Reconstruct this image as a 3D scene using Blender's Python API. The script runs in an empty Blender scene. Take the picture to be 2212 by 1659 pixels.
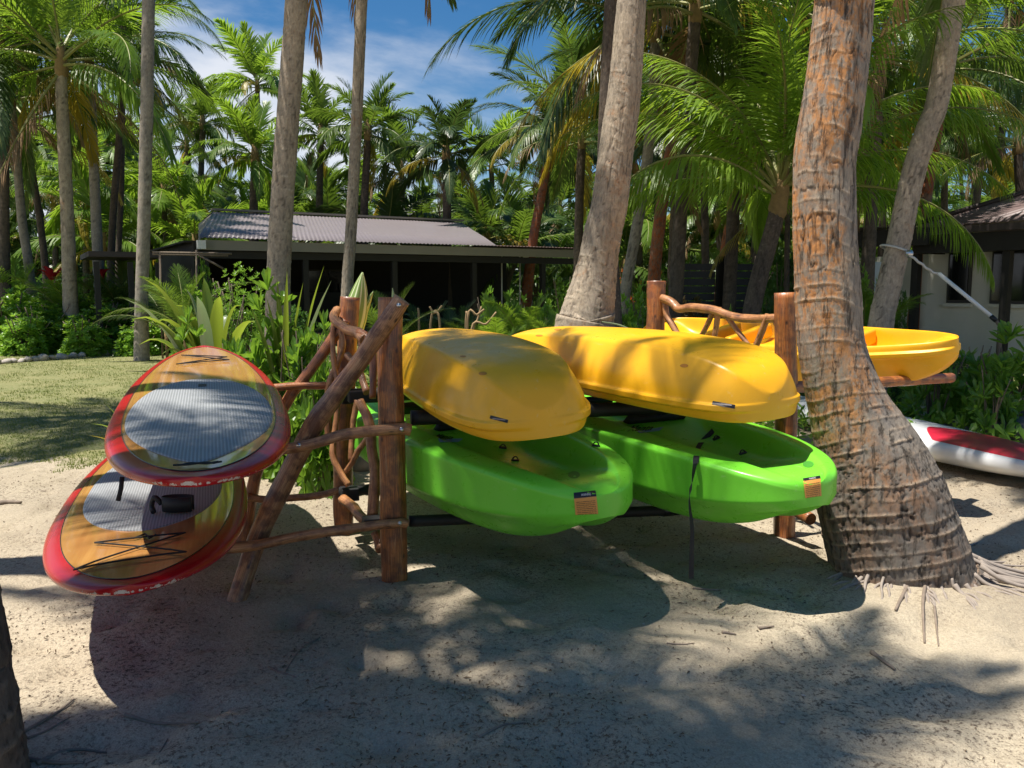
import bpy, bmesh, math, random
import numpy as np
from mathutils import Vector, Matrix, Quaternion
from mathutils.bvhtree import BVHTree

rng = random.Random(7)
nr = np.random.RandomState(7)
scene = bpy.context.scene
COL = scene.collection

# ------------------------------------------------------------ camera / sky / sun / exposure
CAM_H, PITCH, FOC = 1.5, math.radians(6.67), 1791.0
cam_d = bpy.data.cameras.new('camera')
cam_d.sensor_width = 36.0
cam_d.lens = 36.0 * FOC / 2212.0
cam_d.clip_start, cam_d.clip_end = 0.05, 3000
cam = bpy.data.objects.new('camera', cam_d)
COL.objects.link(cam)
cam.location = (0, 0, CAM_H)
cam.rotation_euler = (math.pi / 2 - PITCH, 0, 0)
scene.camera = cam

SUN_TRAVEL = Vector((0.31, 0.11, -1.0)).normalized()
to_sun = -SUN_TRAVEL
sun_el = math.asin(to_sun.z)
sun_az = math.atan2(to_sun.x, to_sun.y)
world = bpy.data.worlds.new('World')
scene.world = world
world.use_nodes = True
wn, wl = world.node_tree.nodes, world.node_tree.links
wn.clear()
w_out = wn.new('ShaderNodeOutputWorld')
w_bg = wn.new('ShaderNodeBackground')
w_sky = wn.new('ShaderNodeTexSky')
w_sky.sky_type = 'NISHITA'
w_sky.sun_disc = False
w_sky.sun_elevation = sun_el
w_sky.sun_rotation = sun_az
w_sky.altitude = 0
w_sky.air_density = 1.0
w_sky.dust_density = 0.3
w_sky.ozone_density = 3.0
w_bg.inputs['Strength'].default_value = 0.050
# clouds: wispy noise over the sky dome, whiter and lower towards the left
w_tc = wn.new('ShaderNodeTexCoord')
w_sep = wn.new('ShaderNodeSeparateXYZ')
wl.new(w_tc.outputs['Generated'], w_sep.inputs[0])
def wmath(op, a, b=None):
    n = wn.new('ShaderNodeMath'); n.operation = op
    for i, v in enumerate((a, b)):
        if v is None: continue
        if isinstance(v, (int, float)): n.inputs[i].default_value = v
        else: wl.new(v, n.inputs[i])
    return n.outputs[0]
zc = wmath('MAXIMUM', w_sep.outputs['Z'], 0.03)
zc = wmath('ADD', zc, 0.12)
cxx = wmath('DIVIDE', w_sep.outputs['X'], zc)
cyy = wmath('DIVIDE', w_sep.outputs['Y'], zc)
w_comb = wn.new('ShaderNodeCombineXYZ')
wl.new(cxx, w_comb.inputs[0]); wl.new(cyy, w_comb.inputs[1])
w_map = wn.new('ShaderNodeMapping')
w_map.inputs['Location'].default_value = (0.6, 2.2, 0)
w_map.inputs['Rotation'].default_value = (0, 0, 0.9)
w_map.inputs['Scale'].default_value = (0.8, 0.62, 1)
wl.new(w_comb.outputs[0], w_map.inputs[0])
w_n = wn.new('ShaderNodeTexNoise')
w_n.inputs['Scale'].default_value = 0.85
w_n.inputs['Detail'].default_value = 9
w_n.inputs['Roughness'].default_value = 0.55
w_n.inputs['Distortion'].default_value = 0.35
wl.new(w_map.outputs[0], w_n.inputs['Vector'])
# bias: more cloud to the left of the view
bias = wmath('MAXIMUM', wmath('MINIMUM', wmath('MULTIPLY', wmath('DIVIDE', w_sep.outputs['X'], wmath('MAXIMUM', w_sep.outputs['Y'], 0.3)), -0.30), 0.12), -0.12)
lowz = wmath('MULTIPLY', wmath('SUBTRACT', 0.32, w_sep.outputs['Z']), 0.35)
cl = wmath('ADD', wmath('ADD', w_n.outputs['Fac'], bias), lowz)
w_r = wn.new('ShaderNodeValToRGB')
w_r.color_ramp.elements[0].position = 0.53
w_r.color_ramp.elements[1].position = 0.74
w_r.color_ramp.elements[1].color = (0.95, 0.95, 0.95, 1)
w_r.color_ramp.interpolation = 'EASE'
wl.new(cl, w_r.inputs[0])
w_hs = wn.new('ShaderNodeHueSaturation')
w_hs.inputs['Saturation'].default_value = 1.35
w_hs.inputs['Value'].default_value = 1.35
wl.new(w_sky.outputs[0], w_hs.inputs['Color'])
w_mix = wn.new('ShaderNodeMix'); w_mix.data_type = 'RGBA'
wl.new(w_r.outputs[0], w_mix.inputs[0])
wl.new(w_hs.outputs[0], w_mix.inputs[6])
w_mix.inputs[7].default_value = (10.5, 11.0, 12.0, 1)
wl.new(w_mix.outputs[2], w_bg.inputs['Color'])
wl.new(w_bg.outputs[0], w_out.inputs[0])

sun_d = bpy.data.lights.new('sun', 'SUN')
sun_d.energy = 5.0
sun_d.angle = math.radians(0.55)
sun_d.color = (1.0, 0.95, 0.86)
sun = bpy.data.objects.new('sun', sun_d)
COL.objects.link(sun)
sun.rotation_euler = SUN_TRAVEL.to_track_quat('-Z', 'Y').to_euler()
sun.location = (-3, -1, 12)

scene.view_settings.view_transform = 'Standard'
scene.view_settings.look = 'None'
scene.view_settings.gamma = 1
scene.view_settings.use_curve_mapping = False
scene.view_settings.exposure = 0.64
scene.cycles.max_bounces = 8
scene.cycles.transparent_max_bounces = 8
scene.cycles.use_denoising = True

# ------------------------------------------------------------ pixel helpers (2212 x 1659 view of the photograph)
CP, SP = math.cos(PITCH), math.sin(PITCH)
def ray(px, py):
    u, v = (px - 1106.0) / FOC, (829.5 - py) / FOC
    return Vector((u, CP + SP * v, -SP + CP * v))
def PY(px, py, Y):
    d = ray(px, py); return d * (Y / d.y) + Vector((0, 0, CAM_H))
def PZ(px, py, z=0.0):
    d = ray(px, py); return d * ((z - CAM_H) / d.z) + Vector((0, 0, CAM_H))
def PPL(px, py, A, B):
    """where the view ray meets the vertical plane through ground points A and B"""
    d = ray(px, py); n = Vector((-(B[1] - A[1]), B[0] - A[0], 0))
    t = n.dot(Vector((A[0], A[1], 0))) / n.dot(d)
    return d * t + Vector((0, 0, CAM_H))
def metres(wpx, Y):
    return wpx / FOC * Y

# ------------------------------------------------------------ numpy noise
def _h(ix, iy, iz, s):
    with np.errstate(over='ignore'):
        n = (ix.astype(np.int64) * 374761393 + iy.astype(np.int64) * 668265263 + iz.astype(np.int64) * 2147483647 + s * 974711) & 0x7fffffff
        n = ((n ^ (n >> 13)) * 1274126177) & 0x7fffffff
        n = (n ^ (n >> 16)) & 0xffff
    return n / 65535.0
def vnoise(x, y, z=0.0, s=0):
    x, y, z = np.broadcast_arrays(np.asarray(x, float), np.asarray(y, float), np.asarray(z, float))
    xi, yi, zi = np.floor(x), np.floor(y), np.floor(z)
    fx, fy, fz = x - xi, y - yi, z - zi
    fx, fy, fz = [f * f * (3 - 2 * f) for f in (fx, fy, fz)]
    r = 0
    for dx in (0, 1):
        for dy in (0, 1):
            for dz in (0, 1):
                w = (fx if dx else 1 - fx) * (fy if dy else 1 - fy) * (fz if dz else 1 - fz)
                r = r + w * _h(xi + dx, yi + dy, zi + dz, s)
    return r * 2 - 1
def fbm(x, y, z=0.0, s=0, o=4):
    r, a, f = 0, 0.5, 1.0
    for k in range(o):
        r = r + a * vnoise(np.asarray(x) * f, np.asarray(y) * f, np.asarray(z) * f, s + k); a *= .5; f *= 2.03
    return r
def spline(pts, n, closed=False):
    """Catmull-Rom through pts (array k x d), n samples, uniform in index"""
    P = np.asarray(pts, float)
    k = len(P)
    if k == 2:
        t = np.linspace(0, 1, n)[:, None]; return P[0] * (1 - t) + P[1] * t
    E = np.vstack([2 * P[0] - P[1], P, 2 * P[-1] - P[-2]])
    t = np.linspace(0, k - 1 - 1e-9, n); i = np.floor(t).astype(int); f = (t - i)[:, None]
    p0, p1, p2, p3 = E[i], E[i + 1], E[i + 2], E[i + 3]
    return 0.5 * (2 * p1 + (p2 - p0) * f + (2 * p0 - 5 * p1 + 4 * p2 - p3) * f ** 2 + (3 * p1 - p0 - 3 * p2 + p3) * f ** 3)

# ------------------------------------------------------------ mesh / object helpers
def tag(o, label=None, cat=None, group=None, kind=None):
    if label: o['label'] = label
    if cat: o['category'] = cat
    if group: o['group'] = group
    if kind: o['kind'] = kind
    return o
def link(name, data, parent=None, loc=None):
    o = bpy.data.objects.new(name, data); COL.objects.link(o)
    if parent: o.parent = parent
    if loc is not None: o.location = loc
    return o
def empty(name, loc, label, cat, group=None, rotz=0.0):
    o = link(name, None, loc=loc); o.empty_display_size = .2
    o.rotation_euler = (0, 0, rotz)
    return tag(o, label, cat, group)
def mesh(name, V, F, mats=None, smooth=True, uv=None, attrs=None, matidx=None):
    m = bpy.data.meshes.new(name)
    V = np.asarray(V, dtype=np.float32)
    if isinstance(F, np.ndarray) and F.ndim == 2:
        k = F.shape[1]; nf = len(F)
        m.vertices.add(len(V)); m.vertices.foreach_set('co', V.ravel())
        m.loops.add(nf * k); m.loops.foreach_set('vertex_index', F.astype(np.int32).ravel())
        m.polygons.add(nf); m.polygons.foreach_set('loop_start', np.arange(0, nf * k, k, dtype=np.int32))
        m.polygons.foreach_set('loop_total', np.full(nf, k, dtype=np.int32))
    else:
        m.from_pydata([tuple(v) for v in V.tolist()], [], [tuple(f) for f in F])
    if uv is not None:
        l = m.uv_layers.new(name='UVMap'); l.data.foreach_set('uv', np.asarray(uv, dtype=np.float32).ravel())
    for an, av in (attrs or {}).items():
        a = m.attributes.new(an, 'FLOAT', 'POINT'); a.data.foreach_set('value', np.asarray(av, dtype=np.float32).ravel())
    for mt in (mats or []): m.materials.append(mt)
    if matidx is not None: m.polygons.foreach_set('material_index', np.asarray(matidx, dtype=np.int32))
    m.update(calc_edges=True); m.validate()
    m.polygons.foreach_set('use_smooth', np.full(len(m.polygons), bool(smooth)))
    return m
def obj(name, V, F, mat, parent=None, **k):
    me = mesh(name, V, F, mat if isinstance(mat, (list, tuple)) else [mat], **k)
    o = link(name, me)
    if parent is not None:
        bpy.context.view_layer.update()
        o.parent = parent
        o.matrix_parent_inverse = wm(parent).inverted()
    return o
def wm(o):
    m = o.matrix_basis.copy()
    if o.parent: m = wm(o.parent) @ o.matrix_parent_inverse @ m
    return m
def grid_faces(nrow, ncol, wrap):
    i = np.arange(nrow - 1)[:, None]; j = np.arange(ncol if wrap else ncol - 1)[None, :]
    a = i * ncol + j; b = i * ncol + (j + 1) % ncol; c = (i + 1) * ncol + (j + 1) % ncol; d = (i + 1) * ncol + j
    return np.stack(np.broadcast_arrays(a, b, c, d), -1).reshape(-1, 4)
def frames(path):
    P = np.asarray(path); T = np.gradient(P, axis=0); T /= np.linalg.norm(T, axis=1)[:, None] + 1e-12
    ref = np.array([0, 0, 1.0]) if abs(T[0][2]) < .9 else np.array([1.0, 0, 0])
    N = np.zeros_like(P); n = np.cross(T[0], np.cross(ref, T[0])); n /= np.linalg.norm(n); N[0] = n
    for i in range(1, len(P)):
        n = n - T[i] * n.dot(T[i]); n /= np.linalg.norm(n) + 1e-12; N[i] = n
    return T, N, np.cross(T, N)
def tube(path, rad, seg=12, disp=None, cap=True):
    """returns V, F(list), UV ; uv = (around 0..1, metres along)"""
    P = np.asarray(path, float); n = len(P); R = np.broadcast_to(np.asarray(rad, float), (n,))
    T, N, B = frames(P)
    th = np.arange(seg) / seg * 2 * math.pi
    L = np.concatenate([[0], np.cumsum(np.linalg.norm(np.diff(P, axis=0), axis=1))])
    RR = R[:, None] * np.ones((1, seg))
    if disp is not None: RR = RR + disp(L[:, None], th[None, :], R[:, None])
    V = P[:, None] + RR[..., None] * (np.cos(th)[None, :, None] * N[:, None] + np.sin(th)[None, :, None] * B[:, None])
    F = grid_faces(n, seg, True)
    j = np.arange(seg)
    ua, ub = j / seg, (j + 1) / seg
    UV = np.zeros((n - 1, seg, 4, 2))
    UV[:, :, 0, 0] = ua; UV[:, :, 1, 0] = ub; UV[:, :, 2, 0] = ub; UV[:, :, 3, 0] = ua
    UV[:, :, 0, 1] = L[:-1, None]; UV[:, :, 1, 1] = L[:-1, None]; UV[:, :, 2, 1] = L[1:, None]; UV[:, :, 3, 1] = L[1:, None]
    UV = UV.reshape(-1, 2)
    V = V.reshape(-1, 3)
    if cap:
        # inset cap rings so that the ends read as cut wood
        c0, c1 = P[0] - T[0] * R[0] * .02, P[-1] + T[-1] * R[-1] * .02
        V = np.vstack([V, c0, c1]); a, b = len(V) - 2, len(V) - 1
        Fl = [tuple(f) for f in F.tolist()]
        uvl = UV.tolist()
        for k in range(seg):
            Fl.append((a, (k + 1) % seg, k)); uvl += [(.5, -.1), (0.3, -.02), (0.3, -.02)]
        o = (n - 1) * seg
        for k in range(seg):
            Fl.append((b, o + k, o + (k + 1) % seg)); uvl += [(.5, L[-1] + .1), (0.3, L[-1] + .02), (0.3, L[-1] + .02)]
        return V, Fl, np.array(uvl)
    return V, F, UV
class MB:
    def __init__(s): s.V = []; s.F = []; s.UV = []; s.n = 0; s.M = []
    def add(s, V, F, uv=None, mi=0):
        V = np.asarray(V, float); F = F.tolist() if isinstance(F, np.ndarray) else F
        s.V.append(V); s.F += [tuple(i + s.n for i in f) for f in F]; s.n += len(V)
        nl = sum(len(f) for f in F)
        s.UV.append(np.zeros((nl, 2)) if uv is None else np.asarray(uv)); s.M += [mi] * len(F)
        return s
    def box(s, c, size, rot=None, mi=0):
        c = Vector(c); h = [x / 2 for x in size]; R = rot or Matrix.Identity(3)
        vs = [c + R @ Vector((sx * h[0], sy * h[1], sz * h[2])) for sx in (-1, 1) for sy in (-1, 1) for sz in (-1, 1)]
        F = [(0, 1, 3, 2), (4, 6, 7, 5), (0, 4, 5, 1), (2, 3, 7, 6), (0, 2, 6, 4), (1, 5, 7, 3)]
        return s.add([tuple(v) for v in vs], F, mi=mi)
    def tube(s, path, rad, seg=8, mi=0, disp=None):
        V, F, UV = tube(path, rad, seg, disp); return s.add(V, F, UV, mi)
    def build(s, name, mat, parent=None, smooth=True):
        return obj(name, np.vstack(s.V), s.F, mat, parent, smooth=smooth, uv=np.vstack(s.UV), matidx=s.M)
def bevel(o, w=.004, seg=2):
    m = o.modifiers.new('bevel', 'BEVEL'); m.width = w; m.segments = seg; m.limit_method = 'ANGLE'; m.angle_limit = .6
    return o

# ------------------------------------------------------------ material helpers
class NT:
    def __init__(s, name):
        s.m = bpy.data.materials.new(name); s.m.use_nodes = True
        s.t = s.m.node_tree; s.n = s.t.nodes; s.l = s.t.links
        s.b = s.n['Principled BSDF']; s.out = s.n['Material Output']
    def node(s, t, **k):
        n = s.n.new(t)
        for a, v in k.items(): setattr(n, a, v)
        return n
    def put(s, sock, v):
        if isinstance(v, bpy.types.NodeSocket): s.l.new(v, sock)
        elif isinstance(v, (tuple, list)) and len(v) == 3 and len(getattr(sock, 'default_value', (0,) * 4)) == 4: sock.default_value = (*v, 1)
        else: sock.default_value = v
    def coord(s, k='Object'): return s.node('ShaderNodeTexCoord').outputs[k]
    def uv(s): return s.node('ShaderNodeUVMap').outputs[0]
    def geo(s, k='Position'): return s.node('ShaderNodeNewGeometry').outputs[k]
    def mapping(s, v, scale=(1, 1, 1), loc=(0, 0, 0), rot=(0, 0, 0)):
        n = s.node('ShaderNodeMapping'); s.put(n.inputs[0], v)
        n.inputs['Scale'].default_value = scale; n.inputs['Location'].default_value = loc; n.inputs['Rotation'].default_value = rot
        return n.outputs[0]
    def noise(s, v, sc, det=4, rough=.55, dist=0.0, out='Fac'):
        n = s.node('ShaderNodeTexNoise'); s.put(n.inputs['Vector'], v)
        n.inputs['Scale'].default_value = sc; n.inputs['Detail'].default_value = det
        n.inputs['Roughness'].default_value = rough; n.inputs['Distortion'].default_value = dist
        return n.outputs[out]
    def vor(s, v, sc, feat='F1', out='Distance', rnd=1.0):
        n = s.node('ShaderNodeTexVoronoi', feature=feat); s.put(n.inputs['Vector'], v)
        n.inputs['Scale'].default_value = sc; n.inputs['Randomness'].default_value = rnd
        return n.outputs[out]
    def ramp(s, f, stops, interp='LINEAR'):
        n = s.node('ShaderNodeValToRGB'); n.color_ramp.interpolation = interp; e = n.color_ramp.elements
        while len(e) < len(stops): e.new(.5)
        for i, (p, c) in enumerate(stops):
            e[i].position = p; c = (c, c, c) if isinstance(c, (int, float)) else c; e[i].color = (*c, 1)
        s.put(n.inputs[0], f); return n.outputs[0]
    def mix(s, f, a, b, mode='MIX'):
        n = s.node('ShaderNodeMix', data_type='RGBA', blend_type=mode)
        s.put(n.inputs[0], f); s.put(n.inputs[6], a); s.put(n.inputs[7], b); return n.outputs[2]
    def math(s, op, a, b=0.0, clamp=False):
        n = s.node('ShaderNodeMath', operation=op, use_clamp=clamp); s.put(n.inputs[0], a); s.put(n.inputs[1], b); return n.outputs[0]
    def sep(s, v):
        n = s.node('ShaderNodeSeparateXYZ'); s.put(n.inputs[0], v); return n.outputs
    def attr(s, name):
        n = s.node('ShaderNodeAttribute', attribute_name=name); return n.outputs['Fac']
    def rand(s): return s.node('ShaderNodeObjectInfo').outputs['Random']
    def bump(s, h, st=.3, d=.01, normal=None):
        n = s.node('ShaderNodeBump'); s.put(n.inputs['Height'], h)
        n.inputs['Strength'].default_value = st; n.inputs['Distance'].default_value = d
        if normal is not None: s.put(n.inputs['Normal'], normal)
        return n.outputs[0]
    def set(s, **k):
        names = dict(color='Base Color', rough='Roughness', metal='Metallic', normal='Normal', spec='Specular IOR Level',
                     coat='Coat Weight', coatr='Coat Roughness', sss='Subsurface Weight', trans='Transmission Weight', alpha='Alpha', sheen='Sheen Weight')
        for a, v in k.items(): s.put(s.b.inputs[names[a]], v)
        return s.m
def simple(name, color, rough=.5, noise=.12, nscale=8, bump=0.0, **k):
    t = NT(name); c = t.coord()
    f = t.noise(c, nscale, 5)
    col = t.mix(f, tuple(x * (1 - noise) for x in color), tuple(min(1, x * (1 + noise)) for x in color))
    kw = dict(color=col, rough=rough, **k)
    if bump: kw['normal'] = t.bump(t.noise(c, nscale * 12, 4), .4, bump)
    return t.set(**kw)
# ============================================================ MATERIALS
def make_sand():
    t = NT('sand'); p = t.geo()
    base = t.mix(t.ramp(t.noise(p, .9, 5), [(.35, 0.), (.65, 1.)]), (.46, .385, .275), (.60, .51, .37))
    grain = t.noise(p, 140, 3, .7)
    base = t.mix(t.ramp(grain, [(.3, 0.), (.7, 1.)]), t.mix(.6, base, (.20, .16, .12)), base)
    base = t.mix(t.ramp(t.noise(p, .55, 6, .65, .6), [(.45, 0.), (.72, .5)]), base, (.22, .18, .14))
    # dark organic matter: litter worn to dust, denser in patches
    patch = t.ramp(t.noise(p, 1.1, 5, .6, .4), [(.42, 0.), (.64, 1.)])
    sp = t.ramp(t.noise(t.mapping(p, (1, 1, 1)), 48, 5, .75), [(.53, 0.), (.60, 1.)])
    sp2 = t.ramp(t.noise(t.mapping(p, (1, .45, 1), rot=(0, 0, .6)), 90, 4, .7), [(.57, 0.), (.66, 1.)])
    dm = t.math('MULTIPLY', sp, t.math('ADD', t.math('MULTIPLY', patch, .9), .22), True)
    dm = t.math('MAXIMUM', dm, t.math('MULTIPLY', sp2, t.math('ADD', t.math('MULTIPLY', patch, .7), .35)))
    base = t.mix(dm, base, (.12, .09, .065))
    light = t.ramp(t.vor(p, 55), [(.05, 1.), (.12, 0.)])
    base = t.mix(t.math('MULTIPLY', light, .35), base, (.72, .66, .56))
    # grassy patches: lawn behind and to the left
    lawn = t.attr('lawn')
    g = t.noise(p, 26, 5, .75)
    gcol = t.mix(t.ramp(t.noise(p, 1.7, 4), [(.35, 0.), (.65, 1.)]), (.10, .135, .035), (.19, .19, .07))
    gcol = t.mix(t.ramp(g, [(.35, 0.), (.7, 1.)]), gcol, (.30, .27, .14))
    lm = t.math('ADD', lawn, t.math('MULTIPLY', t.math('SUBTRACT', t.noise(p, 2.3, 6, .7), .5), 1.5))
    lm = t.ramp(lm, [(.42, 0.), (.68, 1.)])
    col = t.mix(lm, base, gcol)
    h = t.math('ADD', t.math('MULTIPLY', grain, .35), t.math('MULTIPLY', t.noise(p, 30, 5, .65), 1.0))
    n = t.bump(h, .75, .018)
    return t.set(color=col, rough=.93, normal=n, spec=.25)
M_SAND = make_sand()

def make_log(name, ca, cb, cc, rough=.33):
    t = NT(name); uv = t.uv(); ob = t.coord()
    g = t.noise(t.mapping(ob, (1, 1, 1)), 14, 5)
    u = t.mapping(uv, (9, 1.1, 1))
    st = t.noise(u, 2.2, 7, .65, .8)
    col = t.mix(t.ramp(st, [(.38, 0.), (.62, 1.)]), ca, cb)
    col = t.mix(t.ramp(g, [(.46, 0.), (.60, 1.)]), col, cc)
    kn = t.vor(t.mapping(uv, (3, 5.0, 1)), 1.6)
    knot = t.ramp(kn, [(.07, 1.), (.16, 0.)])
    col = t.mix(knot, col, (.05, .018, .01))
    fine = t.noise(t.mapping(uv, (40, 3, 1)), 3, 5, .7)
    col = t.mix(t.ramp(fine, [(.47, 0.), (.62, .85)]), col, (.06, .025, .012))
    col = t.mix(t.ramp(t.noise(t.mapping(uv, (14, 1.6, 1), loc=(3, 1, 0)), 2, 5, .7), [(.56, 0.), (.66, .5)]), col, (.62, .36, .18))
    end = t.sep(uv)
    n = t.bump(t.math('ADD', st, t.math('MULTIPLY', fine, .5)), .55, .006)
    return t.set(color=col, rough=t.ramp(fine, [(.3, rough), (.8, rough + .25)]), normal=n, coat=.35, coatr=.25)
M_LOG = make_log('varnished_log', (.36, .10, .022), (.56, .20, .050), (.24, .08, .03))
M_LOG_OLD = make_log('weathered_brace', (.34, .13, .045), (.50, .26, .12), (.16, .06, .028), .5)
M_BRANCH = make_log('peeled_branch', (.44, .17, .055), (.62, .30, .12), (.28, .11, .04), .36)

def make_plastic(name, ca, cb, rough=.33, sss=0.0, scuff=(.8, .8, .6)):
    t = NT(name); c = t.coord()
    f = t.noise(c, 1.6, 3)
    col = t.mix(f, ca, cb)
    sc = t.noise(t.mapping(c, (.5, 3, 3), rot=(.2, .1, .35)), 9, 8, .8)
    col = t.mix(t.ramp(sc, [(.60, 0.), (.72, .30)]), col, scuff)
    dirt = t.noise(c, 5, 7, .7)
    col = t.mix(t.ramp(dirt, [(.52, 0.), (.8, .18)]), col, tuple(x * .45 for x in ca))
    pe = t.noise(c, 320, 2, .5)
    n = t.bump(t.math('ADD', t.math('MULTIPLY', pe, .4), t.math('MULTIPLY', t.noise(c, 7, 3), 1.4)), .10, .004)
    r = t.ramp(t.noise(c, 14, 6, .7), [(.3, rough - .05), (.75, rough + .16)])
    return t.set(color=col, rough=r, normal=n, spec=.45, sss=sss)
M_YELLOW = make_plastic('yellow_plastic', (.90, .40, .010), (.92, .51, .018), .30)
M_GREEN = make_plastic('lime_plastic', (.15, .60, .03), (.20, .68, .045), .28)
M_BLACK = simple('black_rubber', (.012, .012, .013), .55, .3, 20)
M_PAD = simple('black_padding', (.012, .011, .010), .62, .3, 12, bump=.003)
M_HARD = simple('black_hardware', (.012, .012, .012), .3, .2, 20)
M_METAL = simple('steel', (.55, .55, .55), .3, .1, 20, metal=1.0)
M_CORD = simple('black_cord', (.015, .014, .013), .8, .3, 60)
M_LABEL_O = None
def make_label():
    t = NT('warning_print'); uv = t.uv(); x, y, _ = t.sep(uv)
    lines = t.math('GREATER_THAN', t.math('SINE', t.math('MULTIPLY', y, 60.0)), .0)
    words = t.math('GREATER_THAN', t.noise(t.mapping(uv, (26, 13.7, 1)), 1.0, 1, .5), .42)
    inside = t.math('MULTIPLY', t.math('GREATER_THAN', x, .08), t.math('LESS_THAN', x, .93))
    inside = t.math('MULTIPLY', inside, t.math('LESS_THAN', y, .80))
    ink = t.math('MULTIPLY', t.math('MULTIPLY', lines, words), inside)
    ink = t.math('MULTIPLY', ink, .9)
    col = t.mix(ink, (.70, .30, .06), (.22, .085, .02))
    return t.set(color=col, rough=.45)
M_WARN = make_label()
M_WHITE_INK = simple('white_ink', (.75, .72, .65), .5, .05)
M_BLACK_INK = simple('black_ink', (.012, .012, .014), .45, .1)
M_GREY_INK = simple('worn_grey_print', (.26, .22, .20), .5, .6, 60)
M_BLUE_INK = simple('blue_wave_print', (.18, .36, .50), .45, .15)

def make_wood_deck():
    t = NT('bamboo_veneer'); c = t.coord()
    x = t.mapping(c, (.5, 14, 1))
    g = t.noise(x, 2.0, 7, .65, .4)
    big = t.noise(t.mapping(c, (.9, 2.5, 1)), 1.6, 4)
    col = t.mix(t.ramp(g, [(.3, 0.), (.7, 1.)]), (.42, .19, .045), (.62, .34, .10))
    col = t.mix(t.ramp(big, [(.4, 0.), (.65, .6)]), col, (.36, .15, .05))
    return t.set(color=col, rough=.10, coat=.4, coatr=.03, normal=t.bump(t.noise(c, 2.5, 2), .02, .02))
M_DECK = make_wood_deck()
def make_red_rail():
    t = NT('red_gloss_rail'); c = t.coord()
    col = t.mix(t.noise(c, 2, 3), (.44, .008, .012), (.34, .008, .010))
    g = t.noise(t.mapping(c, (2, 9, 9)), 5, 8, .8)
    col = t.mix(t.ramp(g, [(.72, 0.), (.85, .2)]), col, (.50, .16, .09))
    z = t.attr('edge')     # 1 on the outermost line of the rail, where it knocks against the sand
    chip = t.noise(c, 38, 6, .75)
    cm = t.ramp(t.math('ADD', t.math('MULTIPLY', z, .29), t.math('MULTIPLY', chip, .75)), [(.63, 0.), (.66, 1.)])
    col = t.mix(cm, col, (.62, .52, .42))
    r = t.ramp(cm, [(0., .24), (1., .7)])
    return t.set(color=col, rough=r, coat=0.0, spec=.4, normal=t.bump(t.math('SUBTRACT', 1.0, cm), .3, .003))
M_RED = make_red_rail()
def make_pad():
    t = NT('grooved_deck_pad'); c = t.coord(); x, y, z = t.sep(c)
    s = t.math('SINE', t.math('MULTIPLY', y, 2 * math.pi / .0125))
    g = t.ramp(s, [(.0, 0.), (.3, 1.)])
    n = t.noise(c, 6, 5)
    col = t.mix(g, t.mix(n, (.20, .21, .215), (.24, .25, .255)), t.mix(n, (.30, .31, .32), (.38, .39, .40)))
    return t.set(color=col, rough=.55, normal=t.bump(g, .5, .003))
M_PADDLE = make_pad()
M_PIN = simple('pinline', (.015, .014, .012), .25, .1)
M_WHITE = simple('white_gelcoat', (.78, .79, .80), .3, .03, 4, coat=.4)
M_CRIMSON = simple('crimson_gelcoat', (.62, .02, .055), .32, .05, 4, coat=.3)

# ------------------------------------------------------------ tree bark
def make_bark(name, grey, tan, orange, orange_amt, crack=1.0, ringc=(.5, .42, .33), foot=None):
    t = NT(name); uv = t.uv(); c = t.coord()
    pos = c
    n1 = t.noise(pos, 2.6, 6, .7, .4)
    col = t.mix(t.ramp(t.noise(pos, 6, 6, .7), [(.35, 0.), (.65, 1.)]), grey, tan)
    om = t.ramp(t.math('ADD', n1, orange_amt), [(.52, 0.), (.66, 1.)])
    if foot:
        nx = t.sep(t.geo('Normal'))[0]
        om = t.math('MULTIPLY', om, t.ramp(t.math('ADD', t.math('MULTIPLY', nx, -.5), t.math('ADD', .5, t.math('MULTIPLY', t.math('SUBTRACT', n1, .5), .9))), [(.22, .12), (.50, 1.)]))  # orange bark colour, with sunlit warmth painted onto the sun-facing side
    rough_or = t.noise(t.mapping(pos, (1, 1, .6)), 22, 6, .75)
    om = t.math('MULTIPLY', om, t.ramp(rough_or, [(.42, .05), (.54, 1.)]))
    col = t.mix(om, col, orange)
    if foot:
        wz = t.sep(t.geo())[2]
        om = t.math('MULTIPLY', om, t.ramp(t.math('ADD', wz, t.math('MULTIPLY', t.math('SUBTRACT', n1, .5), .8)), [(foot[0], 0.1), (foot[1], 1.)]))
        col = t.mix(t.ramp(wz, [(foot[0], .75), (foot[1], 0.)]), col, tuple(x * .62 for x in grey))
    rg = t.attr('ring')
    col = t.mix(t.math('MULTIPLY', rg, t.ramp(t.noise(pos, 30, 4, .7), [(.35, .25), (.6, .95)])), col, ringc)
    cr = t.attr('crack')
    cr2 = t.ramp(t.noise(t.mapping(pos, (3.2, 3.2, .55)), 10, 7, .75), [(.54, 0.), (.64, 1.)])
    crk = t.math('MULTIPLY', cr2, crack)
    col = t.mix(t.math('MULTIPLY', crk, .8), col, (.045, .035, .028))
    col = t.mix(t.math('MULTIPLY', cr, .92), col, (.035, .027, .022))
    fine = t.noise(t.mapping(pos, (1, 1, .4)), 55, 5, .75)
    col = t.mix(t.ramp(fine, [(.35, .45), (.6, 0.)]), col, tuple(x * .35 for x in grey))
    h = t.math('SUBTRACT', t.math('MULTIPLY', fine, .6), t.math('MULTIPLY', crk, 1.0))
    return t.set(color=col, rough=.9, normal=t.bump(h, .7, .012), spec=.2)
M_BARK_A = make_bark('orange_sunlit_side_bark', (.24, .215, .19), (.41, .335, .25), (.55, .25, .09), .13, 1.0, (.58, .43, .29), (.40, 1.0))
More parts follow.
